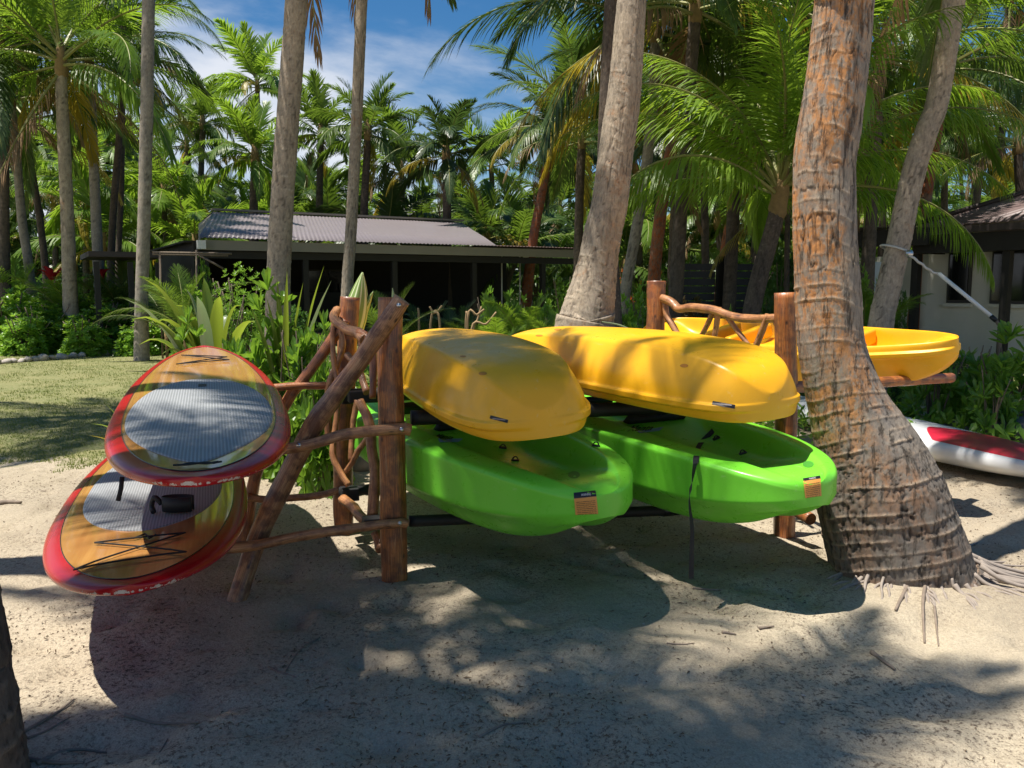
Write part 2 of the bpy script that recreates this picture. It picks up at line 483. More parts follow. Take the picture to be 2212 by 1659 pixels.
M_BARK_G = make_bark('grey_palm_bark', (.30, .265, .225), (.43, .36, .28), (.38, .18, .08), -.12, .35, ringc=(.58, .51, .41))
M_BARK_T = make_bark('tan_palm_bark', (.35, .29, .225), (.50, .40, .29), (.42, .21, .09), -.05, .35, ringc=(.66, .56, .43))
M_BARK_R = make_bark('rusty_palm_bark', (.22, .13, .09), (.32, .20, .13), (.45, .12, .04), .16, .4, ringc=(.50, .30, .20))
M_BARK_D = make_bark('dark_palm_bark', (.10, .08, .065), (.16, .12, .09), (.22, .10, .05), -.1, .6, ringc=(.28, .22, .17))
M_ROOT = simple('palm_root', (.30, .25, .21), .9, .35, 25, bump=.004)

# ------------------------------------------------------------ foliage
def make_leaf(name, ca, cb, tr=(.30, .42, .03), tw=.42, rough=.38, var=1.0):
    t = NT(name); r = t.rand(); p = t.geo()
    n = t.noise(p, 1.3, 2)
    f = t.math('ADD', t.math('MULTIPLY', r, .65 * var), t.math('MULTIPLY', n, .35))
    col = t.mix(f, ca, cb)
    t.set(color=col, rough=rough, spec=.45)
    tl = t.node('ShaderNodeBsdfTranslucent')
    t.put(tl.inputs[0], t.mix(f, tuple(x * .8 for x in tr), tr))
    mx = t.node('ShaderNodeMixShader'); mx.inputs[0].default_value = tw
    t.l.new(t.b.outputs[0], mx.inputs[1]); t.l.new(tl.outputs[0], mx.inputs[2]); t.l.new(mx.outputs[0], t.out.inputs[0])
    return t.m
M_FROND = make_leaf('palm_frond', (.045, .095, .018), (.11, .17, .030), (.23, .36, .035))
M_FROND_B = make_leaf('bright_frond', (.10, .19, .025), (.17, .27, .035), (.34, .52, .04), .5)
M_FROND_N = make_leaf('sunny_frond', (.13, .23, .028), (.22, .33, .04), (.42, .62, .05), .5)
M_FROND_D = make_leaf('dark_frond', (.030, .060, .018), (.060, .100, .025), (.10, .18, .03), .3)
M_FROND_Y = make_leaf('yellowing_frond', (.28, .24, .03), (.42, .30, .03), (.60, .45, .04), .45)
M_FROND_X = make_leaf('dead_frond', (.20, .12, .06), (.32, .20, .10), (.34, .20, .08), .25, .7)
M_RACHIS = simple('frond_stalk', (.22, .22, .06), .5, .25, 5)
M_SHRUB = make_leaf('naupaka_leaf', (.075, .17, .022), (.17, .30, .035), (.34, .58, .05), .40, .30)
M_SHRUB_D = make_leaf('dark_shrub_leaf', (.035, .085, .020), (.075, .16, .030), (.15, .32, .04), .35, .32)
M_SHRUB_B = make_leaf('bright_shrub_leaf', (.11, .25, .025), (.20, .36, .04), (.40, .64, .06), .4, .30)
M_CROTON = make_leaf('croton_leaf', (.05, .045, .02), (.16, .11, .03), (.2, .12, .03), .25, .3)
M_REDLEAF = make_leaf('red_bromeliad_leaf', (.30, .01, .02), (.48, .02, .03), (.6, .03, .04), .4, .35)
M_ORANGE = make_leaf('orange_flower', (.75, .16, .015), (.85, .24, .02), (.8, .2, .02), .35, .5)
M_STRAP = make_leaf('strap_leaf', (.09, .16, .025), (.20, .27, .035), (.40, .50, .05), .45, .3)
M_STRAP_P = make_leaf('pale_strap_leaf', (.22, .28, .16), (.30, .35, .20), (.35, .45, .2), .3, .3)
M_STEM = simple('woody_stem', (.16, .12, .085), .85, .3, 20, bump=.004)
M_CANE = simple('pruned_stem', (.36, .24, .12), .8, .3, 20)
M_NUT = simple('coconut_husk', (.26, .20, .05), .5, .3, 6)
M_GRASS = make_leaf('grass_blade', (.13, .17, .04), (.24, .25, .08), (.3, .36, .08), .35, .6)
M_LITTER = make_leaf('dry_litter', (.085, .055, .035), (.24, .17, .10), (.1, .06, .03), .1, .8)
M_STONE = simple('coral_stone', (.42, .37, .32), .92, .35, 6, bump=.02)
M_STONE_D = simple('dark_stone', (.16, .145, .13), .9, .4, 6, bump=.02)
# ============================================================ GROUND
def axis_vals(lo, hi, step, far_lo, far_hi, g=1.18):
    v = list(np.arange(lo, hi + 1e-6, step)); s = step
    while v[-1] < far_hi: s *= g; v.append(v[-1] + s)
    s = step
    while v[0] > far_lo: s *= g; v.insert(0, v[0] - s)
    return np.array(v)
def sstep(a, b, x):
    t = np.clip((x - a) / (b - a), 0, 1); return t * t * (3 - 2 * t)
def ground_z(X, Y):
    near = sstep(30, 8, Y) if False else 1 / (1 + (np.hypot(X, Y - 5) / 14) ** 4)
    z = fbm(X * .55, Y * .55, 0, 3, 3) * .05
    z = z + fbm(X * 3.1, Y * 3.1, 0, 9, 4) * .026 + fbm(X * 11, Y * 11, 0, 21, 3) * .012
    # trodden dents
    z = z - np.clip(fbm(X * 5.0, Y * 5.0, 4, 33, 2) - .12, 0, 1) * .085
    z = z * near
    # sand heaped against the foot of the big palm
    z = z + .05 * np.exp(-((X - 2.0) ** 2 + (Y - 4.2) ** 2) / .35)
    return z - .004
gx = axis_vals(-5.2, 5.6, .035, -700, 700); gy = axis_vals(1.6, 9.5, .035, -60, 1200)
GX, GY = np.meshgrid(gx, gy)
GZ = ground_z(GX, GY)
def lawn_mask(X, Y):
    edge = np.where(X < 0, 6.9 + .25 * X * 0, 6.9 + np.clip(X, 0, 3.2) * .95)
    return sstep(edge - .9, edge + 1.3, Y)
ground = obj('ground', np.stack([GX, GY, GZ], -1).reshape(-1, 3), grid_faces(len(gy), len(gx), False), M_SAND,
             attrs={'lawn': lawn_mask(GX, GY)})
tag(ground, kind='structure')
def gz(x, y): return float(ground_z(np.array(float(x)), np.array(float(y))))

# ============================================================ LOG RACK
FL = PZ(852, 1246, 0); BL = Vector((0, 0, 0)); b = PY(741, 1100, 4.98); BL.x, BL.y = b.x, 4.98
FR = PZ(1694, 1160, 0); b = PY(1415, 740, 5.85); BR = Vector((b.x, 5.85, 0))
SIDE = Vector((-.77, -.265, 0))
rack = empty('log_rack', (FL + FR) / 2, 'rustic rack of reddish peeled logs and twisted branches holding the kayaks and paddleboards', 'storage rack')
def knobbly(seed, amp=.06):
    def f(L, th, R):
        a = np.cos(th) * 1.0; c = np.sin(th)
        return R * (amp * fbm(a * 1.3 + seed, c * 1.3, L * 5.0, seed, 3) * 2 + amp * .6 * vnoise(a * 4 + seed, c * 4, L * 1.5, seed + 5))
    return f
def log(name, pts, r0, r1=None, seg=20, mat=None, parent=rack, seed=1, step=.025, amp=.07, wob=0.0, label=None):
    P = np.array([tuple(p) for p in pts], float)
    Ln = np.linalg.norm(np.diff(P, axis=0), axis=1).sum(); n = max(6, int(Ln / step))
    S = spline(P, n)
    if wob:
        t = np.linspace(0, 3, n)
        S = S + np.stack([fbm(t * 1.7, seed, k, seed, 3) * wob * np.sin(np.linspace(0, math.pi, n)) for k in (0, 5, 9)], -1)
    V, F, UV = tube(S, np.linspace(r0, r1 or r0, n), seg, knobbly(seed, amp))
    o = obj(name, V, F, mat or M_LOG, parent, uv=UV)
    if label: o['label'] = label
    # cut faces flat
    for p in o.data.polygons:
        if len(p.vertices) == 3: p.use_smooth = False
    return o
def v3(p, z): return Vector((p[0], p[1], z))
# four posts
topFL = PY(843, 643, FL.y + .02); topBL = PY(757, 642, 5.0); topBR = PY(1418, 607, 5.86); topFR = PY(1697, 632, FR.y)
log('post', [v3(FL, -.25), PY(852, 1246, FL.y), PY(848, 1000, FL.y), PY(842, 800, FL.y), topFL], .069, .064, 32, seed=3, amp=.06)
log('post', [v3(BL, -.25), PY(741, 1000, 4.98), PY(748, 800, 4.98), topBL], .060, .058, 24, seed=5)
log('post', [v3(BR, -.25), PY(1416, 720, 5.85), topBR], .066, .064, 24, seed=8)
log('post', [v3(FR, -.25), PY(1694, 1160, FR.y), PY(1698, 900, FR.y), topFR], .066, .064, 28, seed=11)
# leaning braces on the left, with knots
footF = PZ(503, 1292, 0); footF.z = -.06
log('brace', [PY(868, 646, FL.y - .12), PY(760, 805, FL.y - .12), PY(660, 945, FL.y - .13), PY(560, 1150, FL.y - .16), footF], .044, .050, 20, M_LOG_OLD, seed=14, amp=.11, wob=.02)
bs = BL + SIDE
log('brace', [PY(745, 690, 4.93), PY(690, 775, 4.9), PY(628, 858, 4.86), PPL(560, 1000, BL, bs), v3(PPL(520, 1090, BL, bs), -.05)], .032, .038, 18, M_LOG, seed=17, amp=.1, wob=.015)
# arms that carry the paddleboards
A = FL + Vector((0, -.10, 0)); Bp = A + SIDE
armFU = [PPL(886, 930, A, Bp), PPL(860, 927, A, Bp), PPL(760, 938, A, Bp), PPL(640, 965, A, Bp), PPL(540, 978, A, Bp), PPL(450, 985, A, Bp)]
armFL = [PPL(880, 1130, A, Bp), PPL(852, 1131, A, Bp), PPL(700, 1150, A, Bp), PPL(530, 1180, A, Bp), PPL(350, 1196, A, Bp), PPL(190, 1212, A, Bp)]
log('arm', armFU, .030, .026, 16, M_BRANCH, seed=21, amp=.1, wob=.012)
log('arm', armFL, .024, .026, 16, M_BRANCH, seed=22, amp=.1, wob=.012)
A2 = BL + Vector((0, -.06, 0)); B2 = A2 + SIDE
log('arm', [PPL(760, 832, A2, B2), PPL(700, 834, A2, B2), PPL(620, 836, A2, B2), PPL(480, 850, A2, B2), PPL(350, 866, A2, B2)], .024, .022, 14, M_LOG, seed=23, wob=.01)
log('arm', [PPL(750, 1052, A2, B2), PPL(690, 1070, A2, B2), PPL(600, 1078, A2, B2), PPL(534, 1076, A2, B2), PPL(330, 1080, A2, B2)], .021, .022, 14, M_BRANCH, seed=24, wob=.012)
# branches of the left end panel
def z2(x, y): return (650 + x * .5725) / 1.3562, (800 + y * .5725) / 1.3562
def panel(ps, Y0, Y1, r0, r1, seed, mat=None, amp=.12):
    n = len(ps); pts = [PY(*z2(*p), Y0 + (Y1 - Y0) * i / (n - 1)) for i, p in enumerate(ps)]
    log('branch', pts, r0, r1, 14, mat or M_BRANCH, seed=seed, amp=amp, step=.018, wob=.006)
panel([(592, 185), (573, 225), (600, 262), (650, 292), (700, 310), (735, 345)], 4.92, 4.55, .024, .034, 31)
panel([(572, 240), (568, 330), (575, 470), (590, 560), (590, 690), (578, 800), (570, 930), (608, 1020), (650, 1085)], 4.90, 4.70, .014, .019, 32)
panel([(604, 285), (618, 370), (585, 470), (550, 560), (542, 690), (548, 850)], 4.88, 4.86, .017, .022, 33)
panel([(680, 290), (715, 350), (700, 430), (660, 500)], 4.8, 4.75, .020, .020, 34)
panel([(640, 415), (690, 480), (720, 545), (742, 612)], 4.78, 4.6, .020, .022, 35)
panel([(706, 655), (738, 720), (758, 790), (766, 900), (786, 1000), (782, 1110), (772, 1245)], 4.6, 4.35, .026, .030, 36)
panel([(693, 650), (676, 740), (664, 860), (662, 960)], 4.74, 4.7, .018, .018, 37)
panel([(752, 835), (700, 905), (670, 965), (636, 1012)], 4.55, 4.72, .018, .015, 38)
panel([(618, 1155), (668, 1195), (705, 1240), (748, 1272)], 4.72, 4.4, .028, .030, 39)
panel([(786, 1330), (800, 1375), (812, 1420)], 4.32, 4.25, .026, .028, 40)
panel([(700, 300), (742, 330), (768, 400), (775, 520), (770, 640)], 4.6, 4.4, .024, .018, 41, M_LOG)
# branches of the right end panel
def z8(x, y): return (1750 + x * .27125) / 1.3562, (550 + y * .27125) / 1.3562
def z6(x, y): return (1900 + x * .452) / 1.3562, (820 + y * .452) / 1.3562
def rp(ps, r0, r1, seed, f=z8, mat=None, off=0.0):
    C_, D_ = BR + Vector((0, off, 0)), FR + Vector((0, off, 0))
    log('branch', [PPL(*f(*p), C_, D_) for p in ps], r0, r1, 14, mat or M_BRANCH, seed=seed, amp=.13, step=.018)
rp([(700, 1195), (760, 1215), (810, 1245), (880, 1305), (1000, 1290), (1150, 1300), (1290, 1330), (1400, 1372), (1540, 1405), (1720, 1412), (1960, 1405)], .030, .026, 51)
rp([(730, 1240), (750, 1380), (820, 1500), (900, 1650), (925, 1720)], .024, .019, 52, off=.03)
rp([(1246, 1340), (1190, 1470), (1100, 1640), (1070, 1720)], .019, .015, 53, off=.03)
rp([(1312, 1290), (1290, 1480), (1258, 1650), (1248, 1760)], .019, .019, 54, off=.05)
rp([(500, 225), (560, 310), (650, 425), (690, 485), (742, 560), (830, 640)], .018, .013, 55, z6, off=.03)
rp([(775, 225), (735, 330), (690, 440), (640, 505), (600, 560)], .021, .021, 56, z6, off=-.01)
rp([(812, 262), (835, 310), (850, 340)], .012, .012, 57, z6)
# right-hand arms under the third yellow kayak, and a low one behind the palm
AR = FR + Vector((0, -.02, 0))
eA = PY(2055, 816, 5.62); d = (eA - v3(AR, eA.z)); sA = PY(1690, 838, FR.y - .06)
log('arm', [sA, sA.lerp(eA, .35), sA.lerp(eA, .7), eA], .036, .034, 16, M_LOG, seed=61, amp=.06)
br_arm = v3(BR, .93); log('arm', [br_arm + Vector((-.1, -.03, 0)), br_arm + Vector((.9, .45, 0)), br_arm + Vector((1.75, .92, 0))], .034, .032, 14, M_LOG, seed=62)
sL = PY(1690, 1085, FR.y - .08); log('arm', [sL, PY(1752, 1122, FR.y - .35)], .036, .034, 16, M_LOG, seed=63)
# black padded rails
def rail(p0, p1, r, seed, ext0=.12, ext1=.06):
    d = (p1 - p0).normalized()
    V, F, UV = tube(np.array([tuple(p0 - d * ext0 + (p1 - p0 + d * (ext0 + ext1)) * t) for t in np.linspace(0, 1, 60)]), r, 18, knobbly(seed, .025))
    o = obj('padded_rail', V, F, M_PAD, rack, uv=UV)
    # tape collars where the foam sleeves meet
    for t in (.30, .66):
        c = p0.lerp(p1, t); V, F, UV = tube([tuple(c - d * .03), tuple(c + d * .03)], r + .004, 16)
        obj('tape_collar', V, F, M_HARD, o, uv=UV)
rail(PY(888, 903, 4.27), PY(1690, 868, 4.84), .040, 71, .0)
rail(PY(884, 1126, 4.25), PY(1694, 1092, 4.86), .030, 72, .0)
rail(PY(757, 856, 4.9), PY(1418, 820, 5.78), .046, 73, .05)
rail(PY(752, 1062, 4.84), PY(1416, 985, 5.80), .032, 74, .05)
mb = MB(); mb.box(PY(755, 1066, 4.80), (.10, .10, .075), Matrix.Rotation(.35, 3, 'Z')); bevel(mb.build('rail_end_block', M_BLACK, rack, False), .006)
mb = MB(); mb.box(PY(782, 856, 4.82), (.16, .075, .065), Matrix.Rotation(.35, 3, 'Z')); bevel(mb.build('rail_end_block', M_BLACK, rack, False), .006)
mb = MB(); mb.box(PY(808, 1124, 4.28), (.12, .08, .04), Matrix.Rotation(.35, 3, 'Z')); bevel(mb.build('rail_end_block', M_BLACK, rack, False), .006)
# bolt heads on the joints
for p in (PY(862, 660, FL.y - .165), PY(868, 928, FL.y - .135), PY(646, 962, FL.y - .32), PY(864, 1130, FL.y - .13)):
    V, F, UV = tube([tuple(p), tuple(p + Vector((0, -.012, .003)))], .011, 8); obj('bolt', V, F, M_METAL, rack, uv=UV)

# ============================================================ BOATS
def boat_frame(pf, pn, flip=False, roll=0.0):
    X = (pn - pf).normalized(); Z = Vector((0, 0, 1)); Z = (Z - X * Z.dot(X)).normalized()
    Z = Quaternion(X, roll) @ Z
    if flip: Z = -Z
    Y = Z.cross(X)
    M = Matrix((X, Y, Z)).transposed().to_4x4(); M.translation = (pf + pn) / 2
    return M
def loft(name, xs, rings, creases, mat, parent, lvl=3):
    """rings: n x k half-section points (y, z) from keel to deck centre; mirrored"""
    n, k, _ = rings.shape
    full = np.concatenate([rings, (rings[:, 1:-1] * np.array([-1, 1]))[:, ::-1]], 1)
    m = full.shape[1]
    V = np.concatenate([np.repeat(xs[:, None, None], m, 1) if xs.ndim == 1 else xs_full(xs, k), full], 2).reshape(-1, 3)
    F = [tuple(f) for f in grid_faces(n, m, True).tolist()]
    for e, flip in ((0, True), (n - 1, False)):
        o = e * m
        for j in range(k - 1):
            a, b_, c, d_ = j, j + 1, (m - j - 1) % m, (m - j) % m
            q = [o + a, o + b_, o + c, o + d_]
            q = list(dict.fromkeys(q))
            if len(q) >= 3: F.append(tuple(q[::-1] if not flip else q))
    me = mesh(name, V, F, [mat])
    o = link(name, me, parent)
    cr = me.attributes.new('crease_edge', 'FLOAT', 'EDGE')
    vals = np.zeros(len(me.edges)); ev = np.zeros(len(me.edges) * 2, dtype=np.int64); me.edges.foreach_get('vertices', ev); ev = ev.reshape(-1, 2)
    col = ev % m
    for row, c in creases.items():
        for r_ in {row, (m - row) % m}:
            same = (col[:, 0] == r_) & (col[:, 1] == r_); vals[same] = c
    cr.data.foreach_set('value', vals.astype(np.float32))
    s = o.modifiers.new('subsurf', 'SUBSURF'); s.levels = lvl; s.render_levels = lvl
    bm = bmesh.new(); bm.from_mesh(me); bmesh.ops.recalc_face_normals(bm, faces=bm.faces[:]); bm.to_mesh(me); bm.free()
    return o
def interp_stations(t, cols, n):
    tt = np.linspace(0, 1, 400); dens = 1 + 3.0 * (np.exp(-tt / .06) + np.exp(-(1 - tt) / .06)); cum = np.cumsum(dens); cum = (cum - cum[0]) / (cum[-1] - cum[0])
    T = np.interp(np.linspace(0, 1, n), cum, tt)
    out = []
    for c in cols:
        # monotone-ish smooth interpolation
        out.append(np.interp(T, t, c))
    return T, out
_bvh = {}
def bvh_of(o):
    if o.name not in _bvh:
        bpy.context.view_layer.update()
        dg = bpy.context.evaluated_depsgraph_get(); e = o.evaluated_get(dg); me = e.to_mesh()
        W = wm(o)
        V = [W @ v.co for v in me.vertices]; P = [tuple(p.vertices) for p in me.polygons]
        _bvh[o.name] = BVHTree.FromPolygons(V, P); e.to_mesh_clear()
    return _bvh[o.name]
def hit(o, px, py):
    d = ray(px, py).normalized(); loc, n, i, dist = bvh_of(o).ray_cast(Vector((0, 0, CAM_H)), d)
    if loc is None: return None, None
    if n.dot(d) > 0: n = -n
    return loc, n
def decal(name, o, corners, mat, parent, nx=10, ny=10, lift=.002):
    (tl, tr, br_, bl) = [np.array(c, float) for c in corners]
    V = []; UV = {}
    for j in range(ny + 1):
        for i in range(nx + 1):
            u, v = i / nx, j / ny
            p = (bl * (1 - u) + br_ * u) * (1 - v) + (tl * (1 - u) + tr * u) * v
            h, n = hit(o, *p)
            if h is None: h = Vector((0, 0, 0)) if not V else Vector(V[-1]); n = Vector((0, -1, 0))
            V.append(tuple(h + n * lift))
    F = grid_faces(ny + 1, nx + 1, False); uvl = []
    for f in F.tolist():
        for k in f: uvl.append(((k % (nx + 1)) / nx, (k // (nx + 1)) / ny))
    return obj(name, V, F, mat, parent, uv=uvl)
def decal_text(name, o, txt, corners, mat, parent, shear=0.0, bold=0.0, lift=.0022):
    cu = bpy.data.curves.new(name, 'FONT'); cu.body = txt; cu.shear = shear; cu.offset = bold; cu.resolution_u = 3
    to = link('tmp', cu); bpy.context.view_layer.update()
    me = bpy.data.meshes.new_from_object(to.evaluated_get(bpy.context.evaluated_depsgraph_get()))
    bpy.data.objects.remove(to)
    co = np.array([v.co[:2] for v in me.vertices]); lo, hi = co.min(0), co.max(0); uvn = (co - lo) / (hi - lo)
    (tl, tr, br_, bl) = [np.array(c, float) for c in corners]
    V = []
    for u, v in uvn:
        p = (bl * (1 - u) + br_ * u) * (1 - v) + (tl * (1 - u) + tr * u) * v
        h, n = hit(o, *p)
        if h is None: h = Vector(V[-1]) if V else Vector((0, 0, 0)); n = Vector((0, 0, 0))
        V.append(tuple(h + n * lift))
    F = [tuple(p.vertices) for p in me.polygons]
    return obj(name, V, F, mat, parent, smooth=False)

YT = np.array([0, .012, .04, .09, .16, .25, .37, .5, .63, .75, .84, .91, .955, .978, .991, 1])
YB = np.array([.02, .08, .14, .20, .255, .305, .345, .368, .37, .362, .345, .31, .265, .22, .165, .05])
YH = np.array([.05, .11, .18, .24, .275, .295, .30, .30, .30, .295, .285, .265, .23, .19, .145, .08])
YS = np.array([.04, .038, .034, .03, .02, .01, .005, 0, 0, .005, .01, .016, .022, .025, .027, .028])
YD = np.array([.02, .02, .02, .08, .15, .17, .17, .06, .17, .17, .16, .14, .06, .03, .03, .035])
def yellow_kayak(M, label, L=2.75, lvl=3):
    root = empty('kayak', (0, 0, 0), label, 'kayak', 'yellow sit-on-top kayaks on the rack'); root.matrix_world = M; root.matrix_basis = M
    T, (B, H, S, D) = interp_stations(YT, (YB, YH, YS, YD), 32)
    xs = (T - .5) * L; n = len(T); R = np.zeros((n, 13, 2))
    f = np.ones(n)
    rows = [(0 * B, S - H), (.42 * B, S - H * .975), (.70 * B, S - H * .90), (.93 * B, S - H * .45), (.985 * B, S - .045 * f),
            (B + .014, S - .036), (B + .014, S - .010), (B - .006, S + .002), (.95 * B, S + .038), (.85 * B, S + .050),
            (.74 * B, S + .046 - np.maximum(D, 0)), (.40 * B, S + .060 - D * 1.05), (0 * B, S + .060 - D)]
    for k, (y, z) in enumerate(rows): R[:, k, 0] = y; R[:, k, 1] = z
    hull = loft('hull', xs, R, {2: .62, 4: .7, 5: .8, 6: .8, 7: .6, 9: .25}, M_YELLOW, root, lvl)
    hull.matrix_basis = Matrix.Identity(4)
    # moulded foot braces and seat back across the wells
    mb = MB()
    for x in (-.62, -.30, .30, .62):
        mb.box((x * L / 2.75, 0, .0), (.07, .50, .11))
    o = mb.build('seat_divider', M_YELLOW, None); o.parent = root; bevel(o, .02, 3)
    return root, hull

# yellow 1: upside down above the first green kayak
Y1, Y1H = yellow_kayak(boat_frame(PY(905, 782, 6.05), PY(1158, 905, 3.60), True, roll=math.radians(4)), 'yellow kayak upside down in palm shade, directly right of the tall front log post')
Y2, Y2H = yellow_kayak(boat_frame(PY(1118, 782, 6.10), PY(1622, 866, 3.90), True, roll=math.radians(3)), 'sunlit yellow kayak upside down on the rack, left of the big palm')
Y3, Y3H = yellow_kayak(boat_frame(PY(2030, 756, 5.30), PY(1436, 714, 7.40), False, roll=math.radians(-12)), 'yellow kayak lying deck side up behind the big palm trunk')
GT = np.array([0, .012, .04, .09, .17, .28, .40, .52, .64, .74, .83, .90, .95, .985, 1])
GB = np.array([.03, .11, .18, .26, .345, .415, .45, .46, .455, .435, .39, .33, .26, .16, .05])
GR = np.array([.22, .19, .15, .09, .04, .015, 0, 0, 0, .01, .03, .075, .14, .195, .225])
GG = np.array([.03, .03, .03, .03, .03, .03, .03, .03, .025, .015, .0, -.02, -.045, -.075, -.10])
GD = np.array([-.03, -.03, -.03, -.02, .05, .12, .12, -.03, .10, .12, .10, .03, -.015, -.02, -.01])
def green_kayak(M, label, L=2.9, lvl=3):
    root = empty('kayak', (0, 0, 0), label, 'kayak', 'lime green sit-on-top kayaks on the lower rails'); root.matrix_basis = M
    T, (B, Rk, G, D) = interp_stations(GT, (GB, GR, GG, GD), 24)
    xs = (T - .5) * L; n = len(T); R = np.zeros((n, 14, 2)); zg = .40 + G
    zc = np.maximum(.185 + Rk * .30, Rk + .035)
    rows = [(0 * B, Rk + .03), (.20 * B, Rk + .03), (.42 * B, Rk - .004), (.64 * B, Rk * .95 + .035), (.76 * B, zc - .060), (.985 * B, zc),
            (.985 * B, (zc + zg) / 2), (1.0 * B, zg - .014), (.955 * B, zg + .004), (.66 * B, zg + .022),
            (.58 * B, zg + .014 - np.maximum(D, 0) * .4), (.50 * B, zg - np.maximum(D, -.024)), (.26 * B, zg - D * 1.05), (0 * B, zg - D)]
    for k, (y, z) in enumerate(rows): R[:, k, 0] = y; R[:, k, 1] = z
    hull = loft('hull', xs, R, {5: .95, 7: .6, 8: .3, 9: .3}, M_GREEN, root, lvl)
    return root, hull
G1, G1H = green_kayak(boat_frame(v3((-1.0, 6.0), .275), v3((.415, 3.47), .30), roll=math.radians(1.5)), 'shaded lime green kayak with warning sticker, on the low rail beside the front log post')
G2, G2H = green_kayak(boat_frame(v3((.28, 6.2), .275), v3((1.325, 3.66), .315), roll=math.radians(1)), 'sunlit lime green kayak with dangling strap, nose against the big palm trunk')

# ------------------------------------------------------------ stand-up paddleboards
def sup(M, label, L=3.2, W=.385, T=.115, n1=.0, pad=(-.80, 1.0), rail=M_RED, tail_pow=2.6, nose_pow=2.2, rocker=.10, name='paddleboard', group='wooden stand-up paddleboards with red rails'):
    """local +x = end towards the camera"""
    root = empty(name, (0, 0, 0), label, 'paddleboard', group); root.matrix_basis = M
    n, m = 90, 48
    s = -np.cos(np.linspace(0, math.pi, n)) ; s = np.clip(s, -1 + 1e-5, 1 - 1e-5)
    p = np.where(s > 0, tail_pow, nose_pow)
    outline = lambda s_: W * (1 - np.abs(s_) ** np.where(s_ > 0, tail_pow, nose_pow)) ** .52
    thick = lambda s_: T * (.30 + .70 * (1 - np.abs(s_) ** 4))
    rock = lambda s_: rocker * np.abs(s_) ** 3 * np.where(s_ > 0, near_rock, 1.0)
    near_rock = .6
    sg = lambda c, e: np.sign(c) * np.abs(c) ** e
    ey, ez = .60, .80
    th = np.linspace(0, 2 * math.pi, m, endpoint=False)
    w, t_, rk = outline(s), thick(s), rock(s)
    x = s * L / 2
    V = np.stack([np.repeat(x[:, None], m, 1), w[:, None] * sg(np.cos(th), ey)[None], rk[:, None] + t_[:, None] / 2 * sg(np.sin(th), ez)[None]], -1)
    F = [tuple(f) for f in grid_faces(n, m, True).tolist()]
    F.append(tuple(range(m))[::-1]); F.append(tuple((n - 1) * m + j for j in range(m)))
    edge = np.repeat((.25 + .75 * np.abs(s) ** 6)[:, None], m, 1) * np.clip(1.25 - np.abs(np.sin(th) + .25)[None] * 1.7, 0, 1)
    body = obj('board_body', V.reshape(-1, 3), F, rail, None, attrs={'edge': edge.ravel()})
    body.parent = root
    def ztop(s_, y, lift):
        w_ = outline(s_); q = np.clip(np.abs(y) / w_, 0, .9999) ** (1 / ey)
        return rock(s_) + thick(s_) / 2 * (1 - q ** 2) ** (ez / 2) + lift
    def sheet(nm, s0, s1, halfw, mat, lift, ns=60, nj=25, thickn=0.0, pw=2.6):
        c, h = (s0 + s1) / 2, (s1 - s0) / 2
        u = -np.cos(np.linspace(0, math.pi, ns)) * .9999; S = c + h * u
        ww = halfw(S, u); j = np.sin(np.linspace(-math.pi / 2, math.pi / 2, nj)); Y = ww[:, None] * j[None]
        Z = ztop(S[:, None], Y, lift)
        if thickn:
            ef = np.clip((1 - np.abs(j)) * 60, 0, 1)[None] * np.clip((1 - np.abs(u)) * 60, 0, 1)[:, None]; Z = Z + (ef - 1) * thickn
        P = np.stack([np.repeat((S * L / 2)[:, None], nj, 1), Y, Z], -1)
        o = obj(nm, P.reshape(-1, 3), grid_faces(ns, nj, False), mat, None); o.parent = root
        return o, P
    inner = lambda S, u: (W - .062) * (1 - np.abs(np.clip(S / .957, -1, 1)) ** np.where(S > 0, tail_pow * .92, nose_pow * .95)) ** .53
    return root, dict(sheet=sheet, inner=inner, ztop=ztop, outline=outline, L=L, W=W)
def cord(root, B, pts, r=.0035, lift=.012, name='bungee_cord', sub=6):
    P = []
    for a, b_ in zip(pts[:-1], pts[1:]):
        for k in range(sub):
            f = k / sub; s_ = a[0] + (b_[0] - a[0]) * f; y = a[1] + (b_[1] - a[1]) * f
            P.append((s_ * B['L'] / 2, y, float(B['ztop'](np.array(s_), np.array(y), lift))))
    s_, y = pts[-1]; P.append((s_ * B['L'] / 2, y, float(B['ztop'](np.array(s_), np.array(y), lift))))
    V, F, UV = tube(P, r, 6); o = obj(name, V, F, M_CORD, None, uv=UV); o.parent = root; return o
def ribbon(root, P_edge, w, mat, name):
    V, F, UV = tube(P_edge, w, 6); o = obj(name, V, F, mat, None, uv=UV); o.parent = root; return o
def dress(root, B, pads, bungee, plug):
    o, P = B['sheet']('wood_deck', -.956, .956, B['inner'], M_DECK, .0015)
    ring = np.concatenate([P[:, 0], P[::-1, -1][1:]]); ribbon(root, ring, .0022, M_PIN, 'pinline')
    s0, s1, hw = pads
    po, PP = B['sheet']('deck_pad', s0, s1, lambda S, u: np.minimum(hw, B['outline'](S) * .80) * (1 - np.abs(u) ** 2.5) ** .55, M_PADDLE, .007, 60, 31, .006)
    for pl in bungee: cord(root, B, pl)
    return po
UP, UB = sup(boat_frame(PY(436, 1010, 2.62), PY(442, 768, 5.75), roll=math.radians(0)) if False else boat_frame(PY(442, 778, 5.70), PY(427, 1106, 2.46), roll=math.radians(0.0)),
             'upper wooden paddleboard with red rail and large grey grooved deck pad on rack arms', W=.39, nose_pow=2.5)
